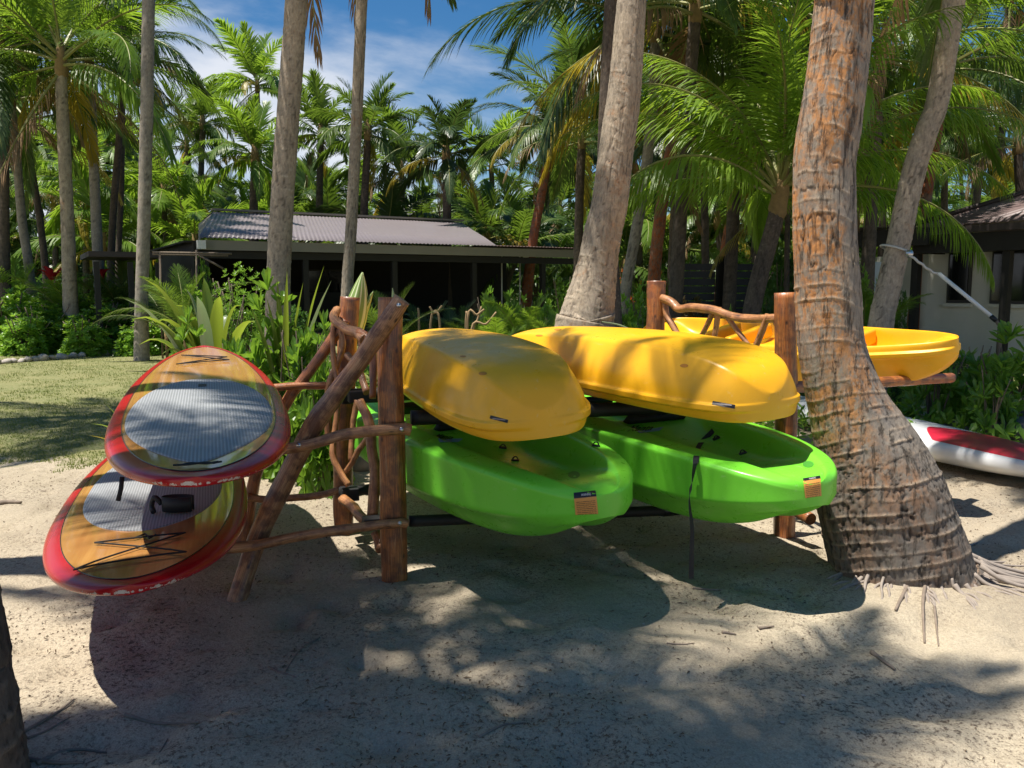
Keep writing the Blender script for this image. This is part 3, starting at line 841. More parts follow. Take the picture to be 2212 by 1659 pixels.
dress(UP, UB, (-.30, .885, .315), [[(-.78, -.13), (-.66, .15), (-.60, -.15), (-.72, .14), (-.78, -.13)], [(.918, -.075), (.924, -.03), (.914, .02), (.925, .05), (.915, .075)], [(.922, -.06), (.912, -.02), (.926, .03), (.914, .065)]], None)
mb = MB(); h = UB['ztop'](np.array(-.16), np.array(0.0), .006); mb.box((-.16 * 1.6, 0.0, float(h)), (.075, .04, .006)); o = mb.build('carry_handle', M_BLACK, None, False); o.parent = UP
LP0 = PY(284, 1312, 2.66); ax = Vector((-.343, .94, 0)).normalized()
LO, LB = sup(boat_frame(LP0 + ax * 3.2 + Vector((0, 0, .0)), LP0, roll=math.radians(2)), 'lower wooden paddleboard with red rail and black crossed cord, nearest the sand at left', W=.43, tail_pow=2.6)
dress(LO, LB, (-.55, .56, .315), [[(.64, -.17), (.655, .16), (.84, -.20), (.825, .17), (.64, -.17)], [(.65, -.03), (.62, .01), (.67, .03), (.64, .05)]], None)
# ============================================================ PALMS
def frond_mesh(name, a0, bend, L, pairs, seed, wl=.042, leaf=.72, droop=.55, tattered=0.0, mat=None, vee=.5):
    """one coconut frond: arching stalk along +x with two rows of drooping leaflets"""
    r = random.Random(seed); n = 26; pts = []; x = z = 0.0
    side = r.uniform(-.10, .10); y = 0.0
    for i in range(n):
        s = i / (n - 1); a = math.radians(a0 - bend * s ** 1.35)
        pts.append((x, y, z)); st = L / (n - 1)
        x += st * math.cos(a); z += st * math.sin(a); y += st * side * s * 2
    P = np.array(pts); T, N, B = frames(P)
    mb = MB()
    V, F, UV = tube(P, np.linspace(.030, .004, n), 5); mb.add(V, F, UV, 1)
    up = np.array([0, 0, 1.0]); LV = []; LF = []
    c = 0
    for k in range(pairs):
        s = .14 + .86 * (k + .5 * r.random()) / pairs
        fi = s * (n - 1); i = min(n - 2, int(fi)); f = fi - i
        p = P[i] * (1 - f) + P[i + 1] * f; t = T[i]; lat = np.cross(up, t); lat /= np.linalg.norm(lat) + 1e-9; nn = np.cross(t, lat)
        ll = leaf * (math.sin(math.pi * min(1, (s * .80 + .14))) ** .75) * r.uniform(.85, 1.1)
        for sd in (-1, 1):
            if tattered and r.random() < tattered: continue
            sw = (.55 + .75 * s) + r.uniform(-.12, .12)          # sweep towards the tip
            d0 = lat * sd * math.cos(sw) + t * math.sin(sw) + nn * (vee * .6 + r.uniform(-.12, .12))
            d0 /= np.linalg.norm(d0)
            w = wl * r.uniform(.8, 1.1) * (1 - .35 * s)
            g = droop * r.uniform(.7, 1.35)
            q = p.copy(); d = d0.copy(); wd = np.cross(d, nn); wd /= np.linalg.norm(wd) + 1e-9
            segs = ((0, .55), (.34, 1.0), (.70, .72)); prev = 0
            row = []
            for fr, ww in segs:
                q = q + d * ll * (fr - prev); prev = fr
                d = d + np.array([0, 0, -1.0]) * g * .55; d /= np.linalg.norm(d)
                row += [q - wd * w * ww / 2, q + wd * w * ww / 2]
            q = q + d * ll * .30; row.append(q)
            LV += row; LF += [(c, c + 1, c + 3, c + 2), (c + 2, c + 3, c + 5, c + 4), (c + 4, c + 5, c + 6)]; c += 7
    mb.add(np.array(LV), LF, None, 0)
    m = mesh(name, np.vstack(mb.V), mb.F, [mat or M_FROND, M_RACHIS], smooth=False, matidx=mb.M)
    return m
ANG = [(82, 38, 2.9, .30, .65), (62, 62, 3.4, .42, .55), (42, 82, 3.7, .55, .45), (20, 88, 3.7, .7, .3), (-8, 72, 3.5, .85, .15), (-42, 42, 3.2, .9, .0)]
FR_SETS = {}
def frond_set(kind, mat, pairs, wl, leaf=.72):
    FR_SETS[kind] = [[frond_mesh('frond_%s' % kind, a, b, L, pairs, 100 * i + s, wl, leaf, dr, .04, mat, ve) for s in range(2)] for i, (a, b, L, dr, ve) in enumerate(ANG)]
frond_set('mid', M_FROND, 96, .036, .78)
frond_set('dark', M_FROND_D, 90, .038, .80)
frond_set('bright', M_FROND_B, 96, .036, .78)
ANG_ = ANG; ANG = [(80, 45, 3.0, .55, .3), (60, 70, 3.6, .8, .2), (40, 85, 3.8, .95, .1), (20, 85, 3.7, 1.0, .0), (-8, 72, 3.5, 1.0, .0), (-42, 42, 3.2, 1.0, .0)]
frond_set('near', M_FROND_N, 104, .036, .78)
ANG = ANG_
for _k, _m in (('mid_far', M_FROND), ('dark_far', M_FROND_D), ('bright_far', M_FROND_B)): frond_set(_k, _m, 60, .085, .85)
FR_DEAD = [frond_mesh('frond_dead', a, b, 3.1, 46, 900 + a, .034, .6, 1.0, .25, M_FROND_X, 0) for a, b in ((-30, 50), (-60, 25), (5, 85))]
FR_YEL = [frond_mesh('frond_yellow', a, b, 3.4, 58, 950 + a, .042, .7, .9, .08, M_FROND_Y, .1) for a, b in ((-20, 60), (5, 80))]
V_, F_, U_ = tube(spline([(0, 0, .13), (0, 0, .09), (0, 0, 0), (0, 0, -.09), (0, 0, -.14)], 10), [.01, .07, .10, .11, .11, .10, .09, .08, .05, .01], 10)
ME_NUT = mesh('coconut', V_, F_, [M_NUT])
V_, F_, U_ = tube(spline([(0, 0, -.25), (0, 0, .1), (0, 0, .55), (0, 0, .8)], 10), [.13, .16, .17, .16, .15, .13, .11, .09, .06, .03], 12, lambda L, th, R: R * .25 * fbm(np.cos(th) * 3, np.sin(th) * 3, L * 4, 5, 3))
ME_BOOT = mesh('crown_base', V_, F_, [simple('fibrous_leaf_base', (.26, .17, .07), .9, .4, 14, bump=.01)])

def trunk_geo(pts, rad, fine=None, seg=24, step=.03, ring=.085, depth=.05, seed=1, rough=.03):
    P = np.array([tuple(p) for p in pts], float); k = len(P); D = np.hstack([P, np.array(rad)[:, None]])
    Ln = np.linalg.norm(np.diff(P, axis=0), axis=1); n0 = 400
    S = spline(D, n0); L = np.concatenate([[0], np.cumsum(np.linalg.norm(np.diff(S[:, :3], axis=0), axis=1))])
    if fine: ll = np.concatenate([np.arange(0, fine, step), np.arange(fine, L[-1], step * 4)])
    else: ll = np.arange(0, L[-1], step)
    S = np.stack([np.interp(ll, L, S[:, c]) for c in range(4)], 1)
    R = S[:, 3]; T, N, B = frames(S[:, :3]); th = np.arange(seg) / seg * 2 * math.pi
    cx, sx = np.cos(th)[None], np.sin(th)[None]; Lg = ll[:, None] + 0 * cx
    # slanting leaf-scar rings: a ledge under each ring
    tilt = .035 * cx + .02 * np.sin(th * 2 + seed)[None] + .03 * fbm(cx * 1.2 + seed, sx * 1.2, Lg * 1.5, seed, 3)
    q = (Lg + tilt) / ring + .30 * fbm(Lg * 3.1, seed, 0, seed + 3, 3); fq = q - np.floor(q); lv = np.floor(q)
    strength = .35 + .65 * _h(lv, np.zeros_like(lv), np.zeros_like(lv), seed + 8)
    brk = np.clip(.55 + 1.3 * vnoise(cx * 2.2 + lv * 3.7, sx * 2.2, lv * .7, seed + 12), 0, 1)
    ledge = np.exp(-((fq - .12) / .085) ** 2) * strength * brk
    saw = (1 - fq) * .25 * strength * brk
    crk = np.clip(np.abs(vnoise(cx * R[:, None] * 62, sx * R[:, None] * 62, Lg * 8, seed + 31)) * -6.5 + .60 + .5 * vnoise(cx * 3, sx * 3, Lg * 2.0, seed + 37), 0, 1)
    disp = R[:, None] * depth * (ledge * .9 + saw) + R[:, None] * rough * 2 * fbm(cx * 3 + seed, sx * 3, Lg * 3, seed + 20, 4) - .0055 * crk * np.clip(R[:, None] / .14, 0, 2)
    RR = R[:, None] + disp
    V = S[:, None, :3] + RR[..., None] * (cx[0][None, :, None] * N[:, None] + sx[0][None, :, None] * B[:, None])
    n = len(ll)
    return V, grid_faces(n, seg, True), dict(ring=ledge, crack=crk), S, (T, N, B)
def make_palm(label, pts, rad, bark, crown='mid', nf=20, fs=1.0, seed=0, top=None, dead=1, yel=1, nuts=5, seg=14, step=.045, ring=.09, fine=None, depth=.05, name='palm_tree', group='coconut palms of the grove', classes=None, lean=None):
    r = random.Random(seed * 31 + 5)
    base = Vector(pts[0]); root = empty(name, base, label, 'palm tree', group)
    V, F, at, S, fr = trunk_geo(pts, rad, fine, seg, step, ring, depth, seed + 1)
    obj('trunk', V.reshape(-1, 3), F, bark, root, attrs={k: v.ravel() for k, v in at.items()})
    c = Vector(S[-1, :3]) if top is None else Vector(top)
    if crown:
        tdir = Vector(fr[0][-1]); q = Vector((0, 0, 1)).rotation_difference(tdir); q = Quaternion().slerp(q, .5)
        o = link('crown_base', ME_BOOT, root); o.matrix_parent_inverse = wm(root).inverted(); o.location = c; o.rotation_euler = q.to_euler(); sc = rad[-1] / .14; o.scale = (sc, sc, sc)
        az = r.uniform(0, 6.28); seq = classes or [0, 0, 1, 1, 1, 2, 2, 2, 2, 3, 3, 3, 3, 4, 4, 4, 5, 5]
        for i in range(nf):
            k = seq[int(i * len(seq) / nf)]
            az += 2.39996 + r.uniform(-.25, .25)
            me = FR_SETS[crown][k][r.randrange(2)]
            if i >= nf - dead: me = FR_DEAD[r.randrange(3)]
            elif i >= nf - dead - yel: me = FR_YEL[r.randrange(2)]
            o = link('frond', me, root); o.matrix_parent_inverse = wm(root).inverted()
            o.location = c + Vector((0, 0, .35 * fs * (1 - k / 5)))
            o.rotation_mode = 'QUATERNION'; o.rotation_quaternion = q @ Quaternion((0, 0, 1), az) @ Quaternion((1, 0, 0), r.uniform(-.35, .35)) @ Quaternion((0, 1, 0), r.uniform(-.12, .12))
            s = fs * r.uniform(.86, 1.1); o.scale = (s, s, s)
        for i in range(nuts):
            a = r.uniform(0, 6.28); o = link('coconut', ME_NUT, root); o.matrix_parent_inverse = wm(root).inverted()
            o.location = c + Vector((math.cos(a) * .24, math.sin(a) * .24, r.uniform(-.18, .16))); o.rotation_euler = (r.uniform(-.5, .5), r.uniform(-.5, .5), 0)
    return root
def pp(lst, Y, Y1=None):
    n = len(lst); return [PY(x, y, Y + ((Y1 or Y) - Y) * i / max(1, n - 1)) for i, (x, y) in enumerate(lst)]
def down(p, to=-.3):
    """continue a pixel-traced trunk from its lowest traced point straight on into the ground"""
    a, b_ = p[0], p[1]; d = (a - b_); k = (to - a.z) / d.z if d.z < -1e-3 else 0
    k = max(0, k); e = a + d * k
    if (e - a).length > 1.5 * abs(a.z - to) + 1: e = Vector((a.x, a.y, to))
    e.x = a.x + (e.x - a.x) * .6; e.y = a.y + (e.y - a.y) * .6
    return [Vector((e.x, e.y, to))] + p

# --- the big leaning palm at the right
cA = [(1957, 1300, 306), (1950, 1250, 300), (1938, 1201, 290), (1915, 1127, 276), (1893, 1054, 262), (1872, 981, 222), (1833, 883, 166), (1803, 785, 138), (1793, 720, 132), (1787, 622, 130), (1781, 489, 126), (1781, 356, 122), (1792, 267, 124), (1811, 133, 120), (1824, 0, 116), (1838, -160, 112)]
ptsA = [PY(x, y, 4.24 + .0 * i) for i, (x, y, w) in enumerate(cA)]; radA = [w / 2 / FOC * 4.33 for x, y, w in cA]
ptsA[0].z = -.12; ptsA[0].x += .02; radA[0] *= 1.04
last = ptsA[-1]; ptsA += [last + Vector((.5, .6, 2.2)), last + Vector((1.7, 1.9, 5.4))]; radA += [.13, .12]
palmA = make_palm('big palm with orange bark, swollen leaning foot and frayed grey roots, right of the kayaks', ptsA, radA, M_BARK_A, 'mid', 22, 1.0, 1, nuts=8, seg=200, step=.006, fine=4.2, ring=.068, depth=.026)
# roots
def wmade(o, parent): return o
rr = random.Random(3)
base = Vector((ptsA[1].x, ptsA[1].y, 0))
for i in range(64):
    a = rr.uniform(-2.9, .9); ra = radA[1] * rr.uniform(.80, 1.0); ln = rr.uniform(.06, .20) if a < -.75 else rr.uniform(.10, .5)
    p0 = base + Vector((math.cos(a) * ra, math.sin(a) * ra, rr.uniform(.03, .12)))
    d = Vector((math.cos(a), math.sin(a), 0)); sd = Vector((-d.y, d.x, 0)) * rr.uniform(-.3, .3)
    p1 = p0 + d * ln * .35 + Vector((0, 0, -p0.z * .5)); p2 = p0 + (d + sd) * ln; p2.z = gz(p2.x, p2.y) + .004; p3 = p2 + (d + sd) * ln * .5; p3.z = gz(p3.x, p3.y) - .03
    V, F, UV = tube(spline([tuple(p0), tuple(p1), tuple(p2), tuple(p3)], 14), np.linspace(rr.uniform(.008, .014), .004, 14), 7)
    obj('root', V, F, M_ROOT, palmA, uv=UV)
for i in range(5):   # long surface roots running right
    x0 = base.x + .33; y0 = base.y - .02 - i * .05; P = [(x0, y0, .05)]
    for k in range(1, 9): x = x0 + k * .11; y = y0 - .012 * k * i * .6 + rr.uniform(-.01, .01) - .01 * k; P.append((x, y, gz(x, y) + .012 - .003 * k))
    V, F, UV = tube(spline(P, 40), np.linspace(.016, .006, 40), 8, knobbly(i, .1)); obj('root', V, F, M_ROOT, palmA, uv=UV)

# --- palm right behind the kayaks
cB = [(1262, 720, 128), (1268, 689, 118), (1289, 578, 86), (1303, 500, 79), (1316, 444, 76), (1330, 333, 73), (1346, 222, 70), (1356, 111, 64), (1365, 0, 59), (1372, -80, 57)]
ptsB = down([PY(x, y, 7.5) for x, y, w in cB]); radB = [cB[0][2] * 1.06 / 2 / FOC * 7.6] + [w / 2 / FOC * 7.6 for x, y, w in cB]
l_ = ptsB[-1]; ptsB += [l_ + Vector((.1, .1, 2.5)), l_ + Vector((.2, .2, 5.0))]; radB += [.115, .105]
palmB = make_palm('stout grey palm with cracked swollen foot rising behind the two upturned yellow kayaks', ptsB, radB, M_BARK_T, 'mid', 18, .9, 2, seg=96, step=.012, fine=6.5, ring=.08, depth=.045)

# --- the other traced palms: (pixel points bottom to top, depth, radius bottom, radius top, bark, crown kind, n fronds, frond scale, label)
PALMS = [
 ([(1325, 640), (1308, 400), (1308, 267), (1322, 0), (1328, -80)], 9.5, .085, .075, M_BARK_D, 'mid', 16, .8, 5.5, 'slim dark palm trunk half hidden behind the left edge of the stout grey palm'),
 ([(601, 645), (604, 540), (612, 400), (622, 250), (632, 120), (640, 0), (645, -60)], 9.6, .142, .110, M_BARK_T, 'mid', 18, 1.0, 1.7, 'tall tan ringed palm in front of the left end of the low roof'),
 ([(306, 650), (309, 560), (313, 400), (318, 200), (321, 0), (322, -60)], 17.0, .132, .112, M_BARK_G, 'mid', 17, 1.0, 2.8, 'straight grey palm rising from the hedge left of the low dark building'),
 ([(750, 625), (757, 520), (768, 311), (775, 150), (782, 0), (786, -50)], 11.0, .078, .066, M_BARK_T, 'mid', 18, .95, 1.9, 'slender ringed palm before the middle of the low corrugated roof'),
 ([(150, 600), (146, 480), (139, 330), (133, 200), (133, 150)], 19.5, .165, .115, M_BARK_T, 'bright', 22, 1.2, 0, 'dark ringed palm with a wide bright crown, third thick trunk from the left edge'),
 ([(214, 600), (208, 480), (202, 340), (197, 222)], 22.0, .145, .105, M_BARK_G, 'mid', 20, 1.0, .8, 'pale grey palm standing just right of the dark ringed palm at left'),
 ([(240, 565), (246, 440), (260, 260), (264, 150)], 24.0, .11, .075, M_BARK_D, 'mid', 18, .85, 1.4, 'curved dark palm between the pale grey palm and the straight grey palm at left'),
 ([(256, 560), (262, 400), (265, 213), (268, 180)], 27.0, .10, .075, M_BARK_D, 'dark', 16, .85, .6, 'thin dark palm just behind the curved dark palm at left'),
 ([(10, 575), (8, 450), (8, 267), (5, 160)], 21.0, .14, .105, M_BARK_D, 'dark', 20, 1.2, .4, 'dark palm trunk at the very left edge'),
 ([(60, 560), (48, 480), (36, 340), (26, 240)], 22.5, .125, .09, M_BARK_G, 'mid', 18, 1.1, .2, 'grey palm leaning left beside the edge palm'),
 ([(98, 575), (84, 460), (66, 350), (60, 300)], 25.0, .11, .08, M_BARK_D, 'mid', 20, 1.1, .3, 'thin palm leaning left between the grey leaning palm and the dark ringed palm'),
 ([(434, 520), (434, 400), (438, 270)], 36.0, .15, .11, M_BARK_D, 'mid', 22, .74, 0, 'palm with round crown against the clouds above the left roof end'),
 ([(418, 505), (412, 400), (404, 320)], 38.0, .13, .10, M_BARK_D, 'mid', 16, .85, 0, 'small palm tucked left of the round crowned palm'),
 ([(562, 400), (560, 300), (556, 190)], 44.0, .14, .11, M_BARK_D, 'bright', 22, 1.02, 0, 'tallest far palm whose crown stands against the white cloud'),
 ([(548, 470), (549, 400), (551, 345)], 30.0, .17, .13, M_BARK_D, 'bright', 22, .74, 0, 'bushy palm behind the left roof ridge'),
 ([(690, 470), (691, 380), (693, 300)], 33.0, .16, .12, M_BARK_D, 'mid', 22, .74, 0, 'palm behind the roof between the tan and slender trunks'),
 ([(786, 480), (790, 380), (795, 292)], 30.0, .16, .12, M_BARK_D, 'mid', 24, .70, 0, 'palm with arching crown directly behind the slender ringed trunk'),
 ([(966, 520), (965, 430), (964, 342)], 29.0, .17, .13, M_BARK_D, 'dark', 24, .72, 0, 'dense dark palm with upright spear leaves behind the right roof end'),
 ([(1150, 530), (1170, 420), (1190, 300)], 27.0, .17, .13, M_BARK_R, 'dark', 26, .88, 0, 'large drooping palm with coconuts behind the end of the low roof'),
 ([(1621, 690), (1640, 600), (1665, 510), (1682, 445)], 11.5, .132, .105, M_BARK_D, 'near', 24, .93, 0, 'young leaning palm with long bright fronds between stout palm and big palm'),
 ([(1903, 700), (1913, 650), (1941, 524), (1972, 378), (2003, 280), (2026, 213), (2061, 0), (2072, -60)], 9.6, .142, .108, M_BARK_T, 'mid', 18, 1.05, 1.0, 'leaning tan palm with the white pole lashed to it, right of the big palm'),
 ([(1993, 500), (2008, 380), (2026, 276), (2040, 190)], 18.0, .12, .09, M_BARK_R, 'mid', 20, 1.15, .3, 'rusty palm trunk half behind the leaning tan palm'),
 ([(2112, 410), (2128, 310), (2141, 235)], 30.0, .14, .11, M_BARK_D, 'dark', 20, 1.2, 0, 'far palm against the blue gap at upper right'),
 ([(2205, 430), (2202, 380), (2200, 318)], 22.0, .13, .11, M_BARK_D, 'dark', 22, .9, 0, 'dark palm above the right building roof at the frame edge'),
 ([(1351, 630), (1374, 500), (1396, 360), (1410, 231), (1415, 120)], 15.0, .105, .085, M_BARK_G, 'dark', 20, 1.1, .3, 'grey palm curving up right behind the stout grey palm'),
 ([(1413, 600), (1425, 480), (1443, 360), (1466, 250), (1478, 150)], 16.0, .125, .10, M_BARK_R, 'mid', 20, 1.15, .4, 'rust coloured palm behind the rear right log post'),
 ([(1449, 620), (1455, 500), (1460, 380), (1464, 240)], 20.0, .11, .09, M_BARK_D, 'dark', 18, 1.1, 0, 'dark straight palm just right of the rust coloured palm'),
 ([(1562, 575), (1574, 500), (1586, 422), (1596, 340)], 18.5, .125, .10, M_BARK_R, 'mid', 20, 1.1, 0, 'short rusty palm trunk rising behind the black fence'),
 ([(1626, 575), (1632, 500), (1640, 420), (1644, 330)], 26.0, .11, .09, M_BARK_D, 'dark', 20, 1.1, 0, 'thin dark palm behind the right end of the black fence'),
 ([(1699, 640), (1700, 540), (1702, 450)], 16.5, .055, .05, M_BARK_D, 'bright', 14, .6, 0, 'thin young palm between the leaning young palm and the big palm'),
 ([(1524, 580), (1522, 450), (1518, 300), (1515, 190)], 24.0, .12, .10, M_BARK_D, 'dark', 22, 1.15, 0, 'shadowed palm behind the left part of the black fence'),
 ([(1480, 300), (1490, 180), (1500, 60)], 13.0, .10, .09, M_BARK_D, 'mid', 20, 1.1, .2, 'dark palm whose brown skirted crown fills the top behind the young palm'),
 ([(1906, 500), (1907, 440), (1908, 400)], 24.0, .11, .09, M_BARK_D, 'mid', 18, 1.0, .2, 'thin palm seen between the big palm and the leaning tan palm'),
 ([(2040, 480), (2040, 420), (2042, 360)], 27.0, .11, .09, M_BARK_D, 'mid', 18, .95, .3, 'small far palm right of the leaning tan palm'),
 ([(1250, 520), (1252, 420), (1256, 330)], 22.0, .13, .10, M_BARK_D, 'mid', 20, 1.0, .2, 'mid green palm left of the stout grey palm'),
 ([(872, 500), (870, 440), (868, 390)], 34.0, .13, .10, M_BARK_D, 'mid', 18, .95, .2, 'low palm filling the gap behind the middle of the roof'),
 ([(1065, 500), (1064, 440), (1062, 380)], 36.0, .13, .10, M_BARK_D, 'bright', 18, .95, .2, 'paler palm behind the large drooping palm'),
 ([(360, 540), (356, 480), (352, 440)], 34.0, .12, .10, M_BARK_D, 'bright', 18, .9, .2, 'low far palm left of the dark building'),
 ([(186, 560), (188, 470), (190, 430)], 32.0, .12, .10, M_BARK_D, 'bright', 18, 1.0, .2, 'yellow green palm far behind the pale grey trunk'),
 ([(120, 560), (118, 470), (116, 440)], 36.0, .12, .10, M_BARK_D, 'mid', 18, 1.0, .2, 'far low palm behind the dark ringed palm'),
 ([(1780, 560), (1776, 420), (1772, 300)], 21.0, .12, .10, M_BARK_D, 'dark', 22, 1.15, .2, 'palm hidden behind the big palm trunk, its crown showing either side'),
 ([(1880, 480), (1890, 300), (1900, 160)], 15.5, .12, .10, M_BARK_D, 'bright', 20, 1.1, .2, 'bright crowned palm between the big palm and the leaning tan palm'),
 ([(1590, 330), (1600, 150), (1606, 10)], 17.0, .12, .10, M_BARK_D, 'dark', 22, 1.15, .2, 'high dark crown above the young palm'),
 ([(2160, 330), (2172, 150), (2180, 20)], 25.0, .12, .10, M_BARK_D, 'dark', 20, 1.15, .3, 'tall palm whose crown hangs over the upper right corner'),
]
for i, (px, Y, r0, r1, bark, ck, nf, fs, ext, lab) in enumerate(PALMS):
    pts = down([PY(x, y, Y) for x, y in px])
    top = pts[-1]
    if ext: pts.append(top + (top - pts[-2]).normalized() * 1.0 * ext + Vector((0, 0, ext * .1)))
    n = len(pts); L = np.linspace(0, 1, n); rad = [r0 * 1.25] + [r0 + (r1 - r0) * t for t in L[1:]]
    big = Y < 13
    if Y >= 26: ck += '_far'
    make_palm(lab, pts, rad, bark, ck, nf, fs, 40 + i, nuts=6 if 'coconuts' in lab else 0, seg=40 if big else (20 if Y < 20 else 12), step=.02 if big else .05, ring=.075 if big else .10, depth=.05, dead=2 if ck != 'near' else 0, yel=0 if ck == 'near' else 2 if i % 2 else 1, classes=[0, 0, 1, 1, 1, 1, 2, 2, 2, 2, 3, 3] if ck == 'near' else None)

# --- far rank of the grove behind everything
fr_ = random.Random(11)
for i in range(46):
    px = -150 + i * 55 + fr_.uniform(-22, 22); Y = fr_.uniform(40, 62); x = (px - 1106) / FOC * Y
    sky_gap = 380 < px < 1150
    z = fr_.uniform(4.0, 6.2) if sky_gap else fr_.uniform(7.0, 12)
    if i % 3 == 0: z *= .6
    p0 = Vector((x, Y, -.3)); p1 = Vector((x + fr_.uniform(-.8, .8), Y, z * .5)); p2 = Vector((x + fr_.uniform(-1.2, 1.2), Y, z))
    where = 'beyond the left hedge' if px < 430 else 'beyond the mauve pavilion roof' if px < 1250 else 'beyond the black fence' if px < 1850 else 'beyond the bungalow roof'
    make_palm('distant palm in the far rank of the grove ' + where, [p0, p1, p2], [.16, .13, .11], M_BARK_D, fr_.choice(['mid_far', 'mid_far', 'dark_far', 'bright_far']), 19, 1.15, 200 + i, nuts=0, seg=8, step=.3, group='distant palms ' + where, dead=1, yel=1)

# low young palms filling the middle distance
for i in range(44):
    px = -120 + i * 56 + fr_.uniform(-24, 24); Y = fr_.uniform(31, 41); x = (px - 1106) / FOC * Y
    z = fr_.uniform(1.6, 4.6) if px > 1200 or px < 420 else fr_.uniform(2.2, 3.8)
    where = 'beyond the left hedge' if px < 430 else 'behind the mauve pavilion roof' if px < 1250 else 'behind the black fence' if px < 1850 else 'behind the bungalow roof'
    make_palm('low young palm with drooping crown ' + where, [Vector((x, Y, -.3)), Vector((x + fr_.uniform(-.3, .3), Y, z * .5)), Vector((x + fr_.uniform(-.5, .5), Y, z))], [.17, .15, .13], M_BARK_D, fr_.choice(['mid_far', 'mid_far', 'dark_far', 'bright_far']), 16, .95, 300 + i, nuts=0, seg=8, step=.3, group='low young palms ' + where, dead=1, yel=2 if i % 3 == 0 else 0)
# ============================================================ BUILDINGS
def frame2(o, u):
    u = Vector((u[0], u[1], 0)).normalized(); n = Vector((-u.y, u.x, 0))
    return lambda a, b_, z: Vector((o[0], o[1], 0)) + u * a + n * b_ + Vector((0, 0, z))
def make_roof_mat(name, ca, cb):
    t = NT(name); p = t.geo(); n = t.noise(p, .8, 5, .7); f = t.noise(p, 9, 5, .7)
    c = t.mix(n, ca, cb); c = t.mix(t.ramp(f, [(.5, 0.), (.8, .5)]), c, tuple(x * .6 for x in ca))
    return t.set(color=c, rough=.42, spec=.5)
M_ROOF = make_roof_mat('mauve_corrugated_steel', (.185, .16, .165), (.235, .20, .205))
M_ROOF2 = make_roof_mat('brown_corrugated_steel', (.13, .085, .08), (.17, .11, .10))
M_FASCIA = simple('beige_fascia', (.27, .24, .19), .7, .12, 3)
M_DARKW = simple('black_stained_timber', (.016, .014, .012), .65, .3, 6)
M_DARKR = simple('dark_roof_edge', (.045, .032, .03), .6, .2, 6)
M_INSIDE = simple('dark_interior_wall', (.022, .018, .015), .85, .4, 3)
M_RENDER = simple('white_render', (.66, .64, .58), .85, .08, 3, bump=.002)
M_GLASS = simple('dark_window_glass', (.010, .011, .012), .08, .2, 3)
M_FRAME = simple('window_frame', (.05, .045, .04), .5, .1, 5)
M_WHITEP = simple('white_paint', (.75, .74, .70), .45, .05, 5)
M_FLOOR = simple('deck_timber', (.10, .07, .05), .7, .3, 8)
def quadbox(mb, F, u0, u1, n0, n1, z0, z1):
    vs = [tuple(F(u, n, z)) for u in (u0, u1) for n in (n0, n1) for z in (z0, z1)]
    return mb.add(vs, [(0, 1, 3, 2), (4, 6, 7, 5), (0, 4, 5, 1), (2, 3, 7, 6), (0, 2, 6, 4), (1, 5, 7, 3)])
def slab(name, F, u0, u1, n0, n1, z0, z1, mat, parent, bev=0):
    o = quadbox(MB(), F, u0, u1, n0, n1, z0, z1).build(name, mat, parent, False)
    if bev: bevel(o, bev)
    return o
def corrugated(name, F, lo, hi, mat, parent, pitch=.11, amp=.010, rows=3, th=.012):
    """lo/hi: (u0, u1, n, z) of the lower and the upper edge"""
    nc = int(max(lo[1] - lo[0], hi[1] - hi[0]) / pitch * 6)
    V = []
    for side in (0, 1):
        for r in range(rows + 1):
            t = r / rows
            for c in range(nc + 1):
                s = c / nc; u = (lo[0] * (1 - t) + hi[0] * t) * (1 - s) + (lo[1] * (1 - t) + hi[1] * t) * s
                n = lo[2] * (1 - t) + hi[2] * t; z = lo[3] * (1 - t) + hi[3] * t + amp * math.sin(u * 2 * math.pi / pitch) - side * th
                V.append(tuple(F(u, n, z)))
    g = grid_faces(rows + 1, nc + 1, False); k = (rows + 1) * (nc + 1)
    Fc = [tuple(f) for f in g.tolist()] + [tuple(i + k for i in f[::-1]) for f in g.tolist()]
    for c in range(nc): Fc.append((c + 1, c, c + k, c + 1 + k))
    return obj(name, V, Fc, mat, parent, smooth=True)
# --- low pavilion at the left
eL = PY(530, 512, 20.3)
FB = frame2((eL.x, eL.y), (.862, .507))
pav = empty('pavilion', FB(4, 3, 0), 'low dark open sided pavilion with mauve corrugated roof and beige fascia behind the garden', 'building')
ZE = eL.z
corrugated('roof', FB, (-1.1, 6.9, -.15, ZE - .04), (.25, 8.4, 5.0, ZE + 1.0), M_ROOF, pav)
slab('ridge_cap', FB, .2, 8.45, 4.9, 5.12, ZE + 1.03, ZE + 1.09, M_FASCIA, pav)
corrugated('roof', FB, (6.9, 10.4, -.15, ZE - .04), (6.9, 10.4, 4.6, ZE + .10), M_ROOF2, pav, rows=1)
o = corrugated('rear_roof', FB, (.1, 8.6, 6.0, ZE + .8), (.25, 8.4, 5.14, ZE + 1.0), M_ROOF, pav, rows=1)
slab('fascia_board', FB, -.95, 10.45, -.10, -.06, ZE - .33, ZE - .10, M_FASCIA, pav)
slab('fascia_board', FB, -1.15, -.97, -.3, -.11, ZE - .32, ZE - .12, M_WHITEP, pav)
